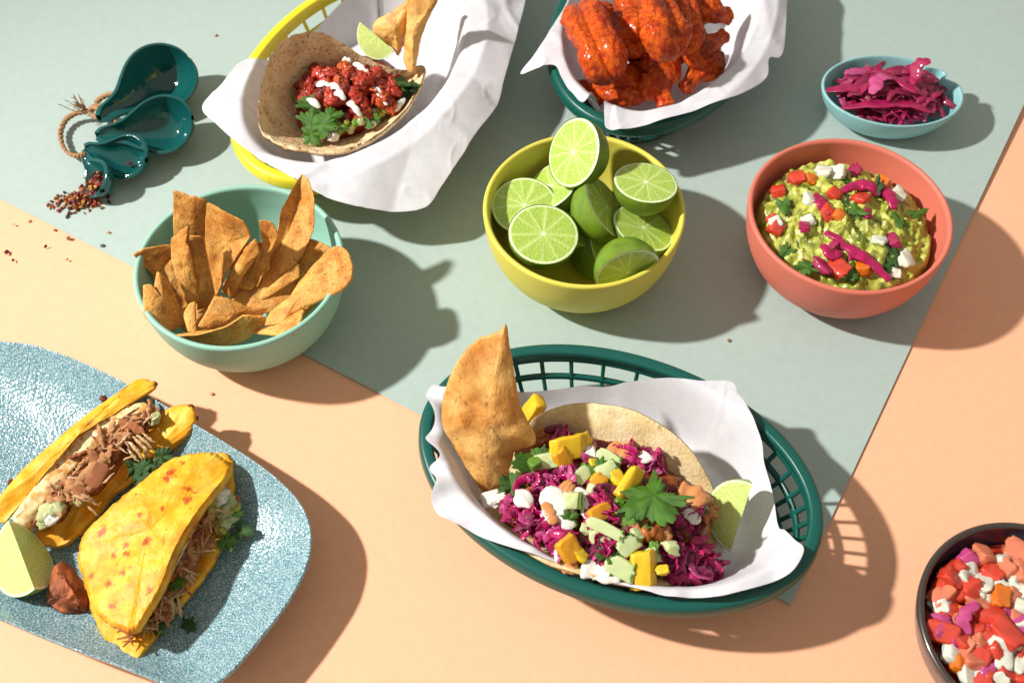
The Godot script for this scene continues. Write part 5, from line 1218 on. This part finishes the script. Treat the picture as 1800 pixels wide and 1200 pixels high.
# ---------------------------------------------------------------- the two baskets at the back
func back_baskets() -> void:
	var b := {"at": Vector3(-0.116, 0.0016, -0.218), "ang": deg_to_rad(117), "a": 0.1180, "c": 0.0765, "fall": 0.45}
	basket(b, "bright yellow oval plastic basket at the back left", M.yellow_plastic)
	parchment(b, [Vector3(-0.2026,0.0515,-0.2164),Vector3(-0.2147,0.0504,-0.1946),Vector3(-0.2275,0.0449,-0.1760),Vector3(-0.2128,0.0510,-0.1522),Vector3(-0.1972,0.0515,-0.1339),Vector3(-0.1802,0.0515,-0.1209),Vector3(-0.1661,0.0515,-0.1091),Vector3(-0.1498,0.0515,-0.0975),Vector3(-0.1335,0.0493,-0.0890),Vector3(-0.1101,0.0433,-0.0823),Vector3(-0.0832,0.0369,-0.0831),Vector3(-0.0607,0.0318,-0.0885),Vector3(-0.0504,0.0338,-0.1047),Vector3(-0.0399,0.0361,-0.1242),Vector3(-0.0257,0.0387,-0.1540),Vector3(-0.0118,0.0390,-0.1826),Vector3(-0.0052,0.0408,-0.2107),Vector3(0.0013,0.0414,-0.2444),Vector3(0.0067,0.0397,-0.2755),Vector3(0.0115,0.0354,-0.3145),Vector3(0.0145,0.0236,-0.3797),Vector3(-0.0297,0.0208,-0.4219),Vector3(-0.0992,0.0192,-0.4240),Vector3(-0.1098,0.0515,-0.3294),Vector3(-0.1261,0.0444,-0.3049),Vector3(-0.1395,0.0371,-0.2919),Vector3(-0.1523,0.0333,-0.2776),Vector3(-0.1652,0.0317,-0.2597),Vector3(-0.1761,0.0338,-0.2406),Vector3(-0.1882,0.0479,-0.2228)], "large white parchment sheet spilling out of the yellow basket", 0.0035, 12)
	var at := Vector3(-0.1326,0.0100,-0.2119)
	var o := thing("red_taco", "soft taco with red chopped filling and crema on the yellow basket's parchment", "taco", at)
	part(o, "tortilla", slab([Vector3(-0.1800,0.0520,-0.1467),Vector3(-0.1817,0.0620,-0.1650),Vector3(-0.1756,0.0720,-0.1940),Vector3(-0.1621,0.0760,-0.2124),Vector3(-0.1422,0.0740,-0.2195),Vector3(-0.1268,0.0640,-0.2210),Vector3(-0.1111,0.0520,-0.2201),Vector3(-0.0858,0.0440,-0.2146),Vector3(-0.0680,0.0440,-0.2195),Vector3(-0.0655,0.0440,-0.2122),Vector3(-0.0698,0.0440,-0.1923),Vector3(-0.0827,0.0460,-0.1611),Vector3(-0.1057,0.0470,-0.1360),Vector3(-0.1254,0.0470,-0.1288),Vector3(-0.1537,0.0480,-0.1301),Vector3(-0.1712,0.0500,-0.1375)], 0.0026, at, {"mid": Vector3(-0.1319,0.0160,-0.2120), "pow": 1.8, "up": Vector3(0, 1, 0), "amp": 0.002, "freq": 40.0, "jag": 0.02, "seed": 41, "rings": 22, "m": 110, "fine": 0.0005, "col": func(p: Vector3, r: float):
		var k := 0.98 + 0.35 * fbm(p, 50.0, 3)
		return Color(k, k, k)}), M.dusted_tortilla, Transform3D(Basis(), at))
	part(o, "filling", slab([Vector3(-0.1597,0.0340,-0.1876),Vector3(-0.1578,0.0340,-0.2117),Vector3(-0.1487,0.0340,-0.2303),Vector3(-0.1274,0.0340,-0.2379),Vector3(-0.1010,0.0340,-0.2366),Vector3(-0.0833,0.0340,-0.2179),Vector3(-0.0856,0.0340,-0.1966),Vector3(-0.1014,0.0340,-0.1759),Vector3(-0.1213,0.0340,-0.1596),Vector3(-0.1465,0.0340,-0.1614),Vector3(-0.1594,0.0340,-0.1729)], 0.010, at, {"bulge": 0.010, "amp": 0.006, "freq": 90.0, "seed": 42, "rings": 12, "m": 80, "fine": 0.001, "col": func(p: Vector3, r: float): return Color.WHITE * (0.8 + 0.8 * fbm(p, 100.0, 2))}), M.dark_meat, Transform3D(Basis(), at))
	for k in 120:
		var a := rng.randf_range(0, TAU)
		var d := sqrt(rng.randf())
		var p := Vector3(-0.1214,0.0460,-0.1902) + Vector3(cos(a) * d * 0.039, 0.013 * (1.0 - d * d) + rng.randf_range(-0.003, 0.004), sin(a) * d * 0.025)
		var s := rng.randf_range(0.007, 0.0135)
		bit(o, "red_meat_chunk", balls[rng.randi() % 5] if k % 3 else fibres[rng.randi() % 5], [M.red_meat, M.red_meat, M.dark_meat, M.red_orange][rng.randi() % 4], p, Vector3(s, s * 0.8, s * 0.8))
	for q in [[Vector3(-0.1431,0.0600,-0.1856), Vector3(-0.1316,0.0610,-0.1834)], [Vector3(-0.1333,0.0610,-0.1846), Vector3(-0.1236,0.0610,-0.1776)], [Vector3(-0.1500,0.0550,-0.1768), Vector3(-0.1393,0.0540,-0.1674)], [Vector3(-0.1181,0.0600,-0.1682), Vector3(-0.1088,0.0550,-0.1578)], [Vector3(-0.1174,0.0580,-0.2105), Vector3(-0.1071,0.0590,-0.1974)], [Vector3(-0.1270,0.0570,-0.2128), Vector3(-0.1194,0.0570,-0.2128)], [Vector3(-0.1022,0.0560,-0.1887), Vector3(-0.0912,0.0520,-0.1723)], [Vector3(-0.1278,0.0610,-0.1776), Vector3(-0.1206,0.0600,-0.1694)], [Vector3(-0.1111,0.0580,-0.2044), Vector3(-0.1054,0.0580,-0.1954)]]:
		ribbon(o, "crema_drizzle", [q[0], (q[0] as Vector3).lerp(q[1], 0.5) + Vector3(0.0004, 0.0012, 0), q[1]], rng.randf_range(0.0018, 0.0026), M.crema)
	for q in [[Vector3(-0.1526,0.0500,-0.1628), 0.026, Vector3(0.6, 1.0, 0.3)], [Vector3(-0.1561,0.0480,-0.1534), 0.026, Vector3(0.5, 0.3, 0.2)], [Vector3(-0.1459,0.0500,-0.1571), 0.024, Vector3(0.5, -0.3, 0.2)], [Vector3(-0.1537,0.0460,-0.1469), 0.022, Vector3(0.5, 0.2, 0.1)], [Vector3(-0.1399,0.0500,-0.1588), 0.020, Vector3(0.4, 0.4, 0.1)], [Vector3(-0.1090,0.0470,-0.1601), 0.015, Vector3(0.4, 0.3, 0.1)]]:
		bit(o, "coriander_leaf", leaves[rng.randi() % 4], M.herb, q[0], Vector3(q[1], q[1] * 0.8, q[1] * 0.8), q[2])
	for q in [Vector3(-0.0882,0.0520,-0.1929), Vector3(-0.0835,0.0510,-0.1987), Vector3(-0.0864,0.0490,-0.1871), Vector3(-0.0796,0.0500,-0.2021)]:
		bit(o, "coriander_leaf", leaves[rng.randi() % 4], M.herb_dark, q, Vector3(0.020, 0.015, 0.016))
	for k in 34:
		var t := rng.randf()
		var p := (Vector3(-0.1506,0.0430,-0.1526)).lerp(Vector3(-0.0923,0.0430,-0.1785), t) + Vector3(rng.randf_range(-0.004, 0.004), rng.randf_range(-0.001, 0.003), 0.006 * sin(t * PI) + rng.randf_range(-0.005, 0.004))
		bit(o, "corn_bit", balls[rng.randi() % 5], [M.corn, M.cucumber_skin, M.corn, M.avocado_crema][k % 4], p, Vector3.ONE * rng.randf_range(0.004, 0.007))
	bit(o, "crema", smooths[0], M.crema, Vector3(-0.1295,0.0440,-0.1489), Vector3(0.010, 0.006, 0.008))
	bit(o, "crema", smooths[2], M.crema, Vector3(-0.0837,0.0460,-0.1784), Vector3(0.013, 0.004, 0.006), Vector3(0.2, 0.9, 0.2))
	bit(o, "crema", smooths[3], M.crema, Vector3(-0.1015,0.0450,-0.1621), Vector3(0.011, 0.004, 0.007), Vector3(0.2, 0.6, 0.2))
	for q in [Vector3(-0.1563,0.0480,-0.1881), Vector3(-0.1584,0.0500,-0.1950), Vector3(-0.1475,0.0540,-0.2100)]:
		bit(o, "dark_bean", balls[rng.randi() % 5], M.dark_meat, q, Vector3(0.008, 0.006, 0.006))
	lime_wedge(Vector3(-0.1141,0.0700,-0.2415), Vector3(-0.0886,0.0580,-0.2240), Vector3(-0.1166,0.0500,-0.2341), 0.8, "pale lime wedge behind the red taco in the yellow basket")
	for c in [[[Vector3(-0.1051,0.0660,-0.2398),Vector3(-0.0886,0.0800,-0.2424),Vector3(-0.0740,0.0860,-0.2453),Vector3(-0.0785,0.0660,-0.2386),Vector3(-0.0852,0.0500,-0.2285),Vector3(-0.0895,0.0520,-0.2306)], "flat fried tortilla strip leaning beside the pale lime wedge", 43], [[Vector3(-0.0735,0.0940,-0.2457),Vector3(-0.0549,0.0960,-0.2420),Vector3(-0.0611,0.0820,-0.2325),Vector3(-0.0684,0.0660,-0.2224),Vector3(-0.0730,0.0480,-0.2116),Vector3(-0.0804,0.0500,-0.2180),Vector3(-0.0788,0.0700,-0.2340)], "folded fried tortilla strip standing at the top edge of the yellow basket", 44], [[Vector3(-0.0897,0.0700,-0.2466),Vector3(-0.0677,0.0800,-0.2667),Vector3(-0.0612,0.0700,-0.2594),Vector3(-0.0739,0.0500,-0.2442),Vector3(-0.0840,0.0500,-0.2379)], "shaded fried tortilla strip behind the folded one in the yellow basket", 45]]:
		var p := middle(c[0])
		solo("tortilla_strip", slab(c[0], 0.0022, p, {"bulge": 0.006, "amp": 0.004, "freq": 50.0, "jag": 0.04, "seed": c[2], "rings": 10, "m": 60, "fine": 0.0005, "col": func(q: Vector3, r: float):
			var k := 0.95 + 0.5 * fbm(q, 60.0, 5)
			return Color(k, k, k)}), M.crisp_tortilla, Transform3D(Basis(), p), c[1], "tortilla strip")

	b = {"at": Vector3(0.116, 0.0016, -0.272), "ang": deg_to_rad(112), "a": 0.1180, "c": 0.0765, "fall": 0.5}
	basket(b, "dark green oval plastic basket at the back holding the chicken wings", M.teal_plastic)
	parchment(b, [Vector3(0.0064,0.0428,-0.2135),Vector3(0.0172,0.0490,-0.2278),Vector3(0.0269,0.0515,-0.2451),Vector3(0.0446,0.0515,-0.2882),Vector3(0.0503,0.0515,-0.3294),Vector3(0.0938,0.0515,-0.3728),Vector3(0.1642,0.0515,-0.3728),Vector3(0.2292,0.0402,-0.3438),Vector3(0.2176,0.0469,-0.2937),Vector3(0.2068,0.0443,-0.2348),Vector3(0.1942,0.0484,-0.2235),Vector3(0.1899,0.0453,-0.2047),Vector3(0.1674,0.0486,-0.1828),Vector3(0.1363,0.0515,-0.1671),Vector3(0.0898,0.0515,-0.1495),Vector3(0.0693,0.0511,-0.1460),Vector3(0.0666,0.0515,-0.1608),Vector3(0.0692,0.0069,-0.2224),Vector3(0.0540,0.0515,-0.1758),Vector3(0.0431,0.0515,-0.1863),Vector3(0.0371,0.0515,-0.1994),Vector3(0.0319,0.0515,-0.2127),Vector3(0.0192,0.0494,-0.2125)], "white parchment under the chicken wings, folded over the basket's right side", 0.003, 21)
	var w := [
		[[Vector3(0.0514,0.0620,-0.2663),Vector3(0.0573,0.0740,-0.2294),Vector3(0.0647,0.0720,-0.2042),Vector3(0.0744,0.0560,-0.1910)], 0.0165, 0.013, 1, "large ridged chicken wing at the left of the pile"],
		[[Vector3(0.1037,0.0900,-0.2557),Vector3(0.1062,0.0940,-0.2245),Vector3(0.1108,0.0900,-0.2038),Vector3(0.1183,0.0760,-0.1944)], 0.0175, 0.015, 2, "biggest glossy chicken wing standing up in the middle of the pile"],
		[[Vector3(0.1269,0.0800,-0.2667),Vector3(0.1295,0.0780,-0.2435),Vector3(0.1292,0.0700,-0.2278),Vector3(0.1249,0.0620,-0.2152)], 0.0110, 0.012, 2, "chicken wing pressed against the right of the biggest one"],
		[[Vector3(0.1416,0.0600,-0.2779),Vector3(0.1483,0.0620,-0.2676),Vector3(0.1577,0.0600,-0.2622),Vector3(0.1687,0.0540,-0.2666)], 0.0150, 0.010, 3, "chicken wing at the top right of the pile"],
		[[Vector3(0.0754,0.0560,-0.2656),Vector3(0.0834,0.0560,-0.2514),Vector3(0.0915,0.0540,-0.2384),Vector3(0.0992,0.0480,-0.2288)], 0.0145, 0.011, 4, "shaded chicken wing behind the large ridged one"],
		[[Vector3(0.1317,0.0460,-0.2223),Vector3(0.1422,0.0500,-0.2303),Vector3(0.1540,0.0520,-0.2394),Vector3(0.1641,0.0500,-0.2506)], 0.0130, 0.010, 5, "chicken drumette at the right of the pile pointing up"],
		[[Vector3(0.1601,0.0340,-0.2481),Vector3(0.1515,0.0360,-0.2344),Vector3(0.1397,0.0360,-0.2207),Vector3(0.1301,0.0340,-0.2056)], 0.0120, 0.014, 6, "knobbly chicken drumette at the lower right of the pile"],
		[[Vector3(0.1042,0.0340,-0.2191),Vector3(0.1074,0.0380,-0.2075),Vector3(0.1126,0.0380,-0.1967),Vector3(0.1158,0.0340,-0.1876)], 0.0110, 0.014, 7, "short chicken wing at the bottom middle of the pile"],
		[[Vector3(0.0581,0.0280,-0.2082),Vector3(0.0717,0.0320,-0.2077),Vector3(0.0862,0.0340,-0.2069),Vector3(0.1046,0.0320,-0.2077)], 0.0110, 0.009, 8, "flat chicken wing lying at the bottom left of the pile"],
		[[Vector3(0.1043,0.0400,-0.2288),Vector3(0.1104,0.0440,-0.2220),Vector3(0.1187,0.0440,-0.2183),Vector3(0.1278,0.0400,-0.2189)], 0.0120, 0.010, 9, "small chicken wing under the biggest one"],
		[[Vector3(0.0595,0.0660,-0.2551),Vector3(0.0652,0.0700,-0.2529),Vector3(0.0702,0.0720,-0.2531),Vector3(0.0764,0.0720,-0.2557)], 0.0066, 0.005, 10, "wing tip poking out behind the large ridged chicken wing"],
		[[Vector3(0.0466,0.0240,-0.2222),Vector3(0.0498,0.0260,-0.2152),Vector3(0.0540,0.0260,-0.2103),Vector3(0.0583,0.0240,-0.2075)], 0.0100, 0.008, 11, "dark chicken wing low against the basket's left wall"],
		[[Vector3(0.0880,0.0300,-0.2346),Vector3(0.1009,0.0300,-0.2284),Vector3(0.1151,0.0340,-0.2493),Vector3(0.1468,0.0360,-0.2600)], 0.0160, 0.014, 12, "chicken wing buried at the bottom of the pile"],
		[[Vector3(0.0862,0.0440,-0.3040),Vector3(0.0990,0.0460,-0.2948),Vector3(0.1135,0.0460,-0.3084),Vector3(0.1367,0.0460,-0.3153)], 0.0150, 0.014, 13, "chicken wing at the top edge of the picture behind the pile"],
	]
	for k in w:
		var path := spline(k[0], 64, false)
		var c := middle(path)
		for i in path.size():
			path[i] -= c
		var sd: int = k[3]
		var r0: float = k[1]
		var r1: float = k[2]
		var drum: bool = sd in [3, 5, 6, 7]
		var m := tube(path, 52, func(t: float, ph: float):
			var cap := pow(clampf(1.0 - pow(absf(t * 2.0 - 1.0), 2.6), 0.0, 1.0), 0.5)
			var prof := lerpf(r0, r1, t) * cap * (1.0 + 0.12 * sin(t * 8.0 + sd))
			if drum:
				prof = maxf(r0, r1) * (0.42 + 0.72 * exp(-pow((t - 0.36) / 0.26, 2.0)) + 0.22 * exp(-pow((t - 0.93) / 0.07, 2.0))) * minf(1.0, cap * 1.35)
			var dd := 0.12 if drum else 0.46
			var cc := 0.72
			var q := dd * absf(cos(ph)) + sqrt(maxf(0.0, cc * cc - dd * dd * pow(sin(ph), 2.0)))     # two bones side by side under the skin
			var dir := Vector3(cos(ph), sin(ph), 0)
			var bump := 1.0 + 0.24 * fbm(dir + Vector3(0, 0, t * 2.2), 1.0, sd) + 0.16 * (0.2 - absf(fbm(dir * 1.6 + Vector3(0, 0, t * 1.1), 2.2, sd + 3))) + 0.09 * fbm(dir * 2.0 + Vector3(0, 0, t * 4.0), 3.4, sd + 6) + 0.05 * (0.25 - absf(fbm(dir * 3.0 + Vector3(0, 0, t * 8.0), 3.0, sd + 8)))
			return Vector2(prof, prof) * q * bump, func(p: Vector3, t: float):
				var g := 1.05 + 0.5 * fbm(p, 45.0, sd)
				var red := smoothstep(-0.05, 0.35, fbm(p, 60.0, sd + 7))
				var char := smoothstep(0.22, 0.5, fbm(p, 38.0, sd + 9))
				return Color(g * (1.0 - 0.2 * red), g * (1.0 - 0.5 * red), g * (1.0 - 0.5 * red)).lerp(Color(0.32, 0.22, 0.3), char * 0.8), Vector3(0.2, 1.0, 0.3).rotated(Vector3(0, 0, 1), 0.5 * sin(sd * 2.0)))
		solo("chicken_wing", m, M.wing, Transform3D(Basis(), c), k[4], "chicken wing", "buffalo chicken wings in the back basket")

# ---------------------------------------------------------------- measuring spoons, twine, chilli flakes
func spoon_mesh(r: float) -> ArrayMesh:
	var xs := [-2.15, -1.95, -1.6, -1.25, -0.9, -0.55, -0.2, 0.15, 0.45, 0.7, 0.87, 0.96, 1.0]
	var ws := [0.05, 0.20, 0.26, 0.38, 0.62, 0.84, 0.97, 0.985, 0.89, 0.715, 0.49, 0.28, 0.02]
	var ds := [0.05, 0.12, 0.20, 0.34, 0.50, 0.68, 0.84, 0.93, 0.84, 0.66, 0.46, 0.27, 0.06]
	var p3 := []
	for k in xs.size():
		p3.append(Vector3(xs[k], ws[k], ds[k]))
	var row := spline(p3, 44, false)
	var nv := 17
	return grid(nv * 2, 44, func(i: int, j: int):
		var q := row[j]
		var inner: bool = i < nv
		var k: int = i if inner else nv * 2 - 1 - i
		var v := sin((k / (nv - 1.0) * 2.0 - 1.0) * PI * 0.5)
		var wid := q.y * r
		var d := q.z * r
		var y := -d * pow(maxf(0.0, 1.0 - v * v), 0.85) + 0.10 * r * smoothstep(-0.8, -2.0, q.x)
		var x := q.x * r
		if not inner:
			var th := 0.0026
			wid += th * 0.8
			y -= th * (0.3 + 0.7 * (1.0 - v * v))
			x *= 1.0 + th * 0.5 / r
		elif k == 0 or k == nv - 1:
			y += 0.0006
		return Vector3(x, y, wid * v), true)

func spoons() -> void:
	var sp := [
		[Vector3(-0.2710,0.0292,-0.2273), Vector3(-0.3080,0.0240,-0.1870), 0.0262, Vector3(0.40, 0, 0), "largest dark teal ceramic spoon, furthest back in the row"],
		[Vector3(-0.2630,0.0258,-0.1798), Vector3(-0.3066,0.0220,-0.1701), 0.0222, Vector3(0.36, 0, 0), "second largest dark teal ceramic spoon, next to the largest"],
		[Vector3(-0.2870,0.0196,-0.1528), Vector3(-0.3161,0.0180,-0.1606), 0.0158, Vector3(0.45, 0, 0), "third dark teal ceramic spoon with one flake in it"],
		[Vector3(-0.3064,0.0164,-0.1331), Vector3(-0.3226,0.0160,-0.1584), 0.0124, Vector3(0.75, 0, 0), "smallest dark teal ceramic spoon tipping out chilli flakes"],
	]
	var tips := []
	for s in sp:
		var dir: Vector3 = s[0] - s[1]
		dir.y = 0.0
		dir = dir.normalized()
		var z := dir.cross(Vector3.UP)
		var bs := Basis(dir, Vector3.UP, z)
		if z.z < 0:
			s[3].x = -s[3].x
		bs = bs * Basis(Vector3(1, 0, 0), s[3].x) * Basis(Vector3(0, 0, 1), 0.10)
		solo("measuring_spoon", spoon_mesh(s[2]), M.glaze, Transform3D(bs, s[0]), s[4], "measuring spoon", "teal measuring spoons on twine")
		tips.append(s[1])
	# twine: two strands wound round each other, a knot, a frayed end
	var o := thing("twine_loop", "rough brown twine tying the four teal spoons together", "twine", Vector3(-0.3342,0.0060,-0.1975))
	var path := spline([Vector3(-0.3039,0.0220,-0.2144),Vector3(-0.3119,0.0200,-0.2165),Vector3(-0.3206,0.0160,-0.2144),Vector3(-0.3230,0.0130,-0.2089),Vector3(-0.3298,0.0120,-0.2062),Vector3(-0.3391,0.0100,-0.2058),Vector3(-0.3457,0.0080,-0.2004),Vector3(-0.3471,0.0070,-0.1893),Vector3(-0.3431,0.0080,-0.1765),Vector3(-0.3358,0.0100,-0.1652),Vector3(-0.3261,0.0140,-0.1580),Vector3(-0.3192,0.0170,-0.1575)], 120, false)
	for h in 2:
		var strand := PackedVector3Array()
		for k in path.size():
			var a := k * 0.75 + PI * h
			strand.append(path[k] + Vector3(cos(a) * 0.0009, sin(a) * 0.0011, sin(a + 1.0) * 0.0009) - o.position)
		part(o, "strand", tube(strand, 7, func(t: float, ph: float): return Vector2.ONE * 0.0014 * (1.0 + 0.3 * fbm(Vector3(t * 40.0, ph, 0), 1.0, h))), M.twine, Transform3D(Basis(), o.position))
	var loop2 := spline([Vector3(-0.3241,0.0160,-0.2058),Vector3(-0.3166,0.0180,-0.2062),Vector3(-0.3102,0.0180,-0.2002),Vector3(-0.3143,0.0160,-0.1961),Vector3(-0.3228,0.0140,-0.2005),Vector3(-0.3248,0.0160,-0.2046),Vector3(-0.3178,0.0200,-0.2018),Vector3(-0.3039,0.0200,-0.1885),Vector3(-0.2982,0.0220,-0.1842)], 60, false)
	var kn := PackedVector3Array()
	for k in loop2.size():
		kn.append(loop2[k] - o.position)
	part(o, "knot", tube(kn, 7, func(t: float, ph: float): return Vector2.ONE * 0.0020 * (1.0 + 0.25 * sin(t * 120.0))), M.twine, Transform3D(Basis(), o.position))
	for k in 22:
		var fa := Vector3(-0.3293,0.0140,-0.2066)
		var fb := Vector3(-0.3420,0.0180,-0.2062) + Vector3(rng.randf_range(-0.004, 0.012), rng.randf_range(-0.006, 0.010), rng.randf_range(-0.009, 0.008))
		var f := PackedVector3Array()
		for z in 6:
			f.append(fa.lerp(fb, z / 5.0) + Vector3(0, 0.002 * sin(z * 0.9 + k), 0.0012 * sin(z + k * 2.0)) - o.position)
		part(o, "frayed_fibre", tube(f, 4, func(t: float, ph: float): return Vector2.ONE * 0.00035), M.twine, Transform3D(Basis(), o.position))
	# chilli flakes: a little spill, some still in the smallest spoon, a few strays
	var mm := MultiMesh.new()
	mm.transform_format = MultiMesh.TRANSFORM_3D
	mm.use_colors = true
	mm.mesh = cubes[1]
	mm.instance_count = 430
	var cols := [S(196, 120, 40), S(120, 22, 14), S(90, 14, 12), S(170, 50, 20), S(214, 150, 60), S(64, 14, 12)]
	for k in 430:
		var p: Vector3
		var e := Vector3(rng.randf_range(-1, 1), rng.randf_range(0, TAU), rng.randf_range(-1, 1))
		var s := Vector3(0.0030, 0.0010, 0.0022) * rng.randf_range(0.5, 1.2)
		if k < 130:
			p = Vector3(-0.3067,0.0130,-0.1317) + Vector3(rng.randfn() * 0.0036, rng.randf_range(-0.002, 0.004), rng.randfn() * 0.0042)
		elif k < 422:
			var d := absf(rng.randfn()) * 0.5
			p = (Vector3(-0.3119,0.0030,-0.1261)).lerp(Vector3(-0.3337,0.0015,-0.1230), minf(d, 1.3)) + Vector3(rng.randfn() * 0.0052, 0, rng.randfn() * 0.0052)
			p.y = 0.002 + rng.randf() * 0.006 * exp(-pow((p - Vector3(-0.3160,0.0020,-0.1281)).length() / 0.009, 2.0))
		else:
			p = Vector3(-0.3150,0.0020,-0.0986) + Vector3(rng.randf_range(-0.05, 0.04), 0, rng.randf_range(-0.015, 0.035))
			p.y = 0.0021
			if k == 429:
				p = Vector3(-0.2876,0.0095,-0.1547)
				s *= 1.3
		mm.set_instance_transform(k, Transform3D(Basis.from_euler(e).scaled_local(s), p))
		mm.set_instance_color(k, cols[rng.randi() % 6])
	var f := MultiMeshInstance3D.new()
	f.name = "chilli_flakes"
	f.multimesh = mm
	f.material_override = M.flake
	add_child(f)
	tag(f, "red and orange chilli flakes spilled from the smallest spoon onto the card", "chilli flakes", "", "stuff")
	var k := 0
	var where := ["on the green card above the yellow basket", "on the peach table below the mint bowl", "on the green card below the yellow bowl", "on the card edge left of the mint bowl, nearer the spoons", "on the card edge left of the mint bowl, nearer the bowl", "on the peach table at the left edge of the picture", "on the peach table below the chilli flakes"]
	for q in [Vector3(-0.2446,0.0022,-0.3037),Vector3(-0.1985,0.0022,0.0423),Vector3(0.1480,0.0022,0.0005),Vector3(-0.2933,0.0022,-0.0942),Vector3(-0.2715,0.0022,-0.0784),Vector3(-0.3539,0.0022,-0.1060),Vector3(-0.3333,0.0022,-0.0974)]:
		solo("crumb", cubes[k % 5], M.pork_dark if k % 2 == 0 else M.sauce, Transform3D(Basis(Vector3.UP, k).scaled_local(Vector3(0.0022, 0.0012, 0.0018)), q - Vector3(0, 0.0002 if k in [0, 2, 3] else 0.0016, 0)), "tiny brown crumb " + where[k], "crumb", "loose crumbs on the table")
		k += 1
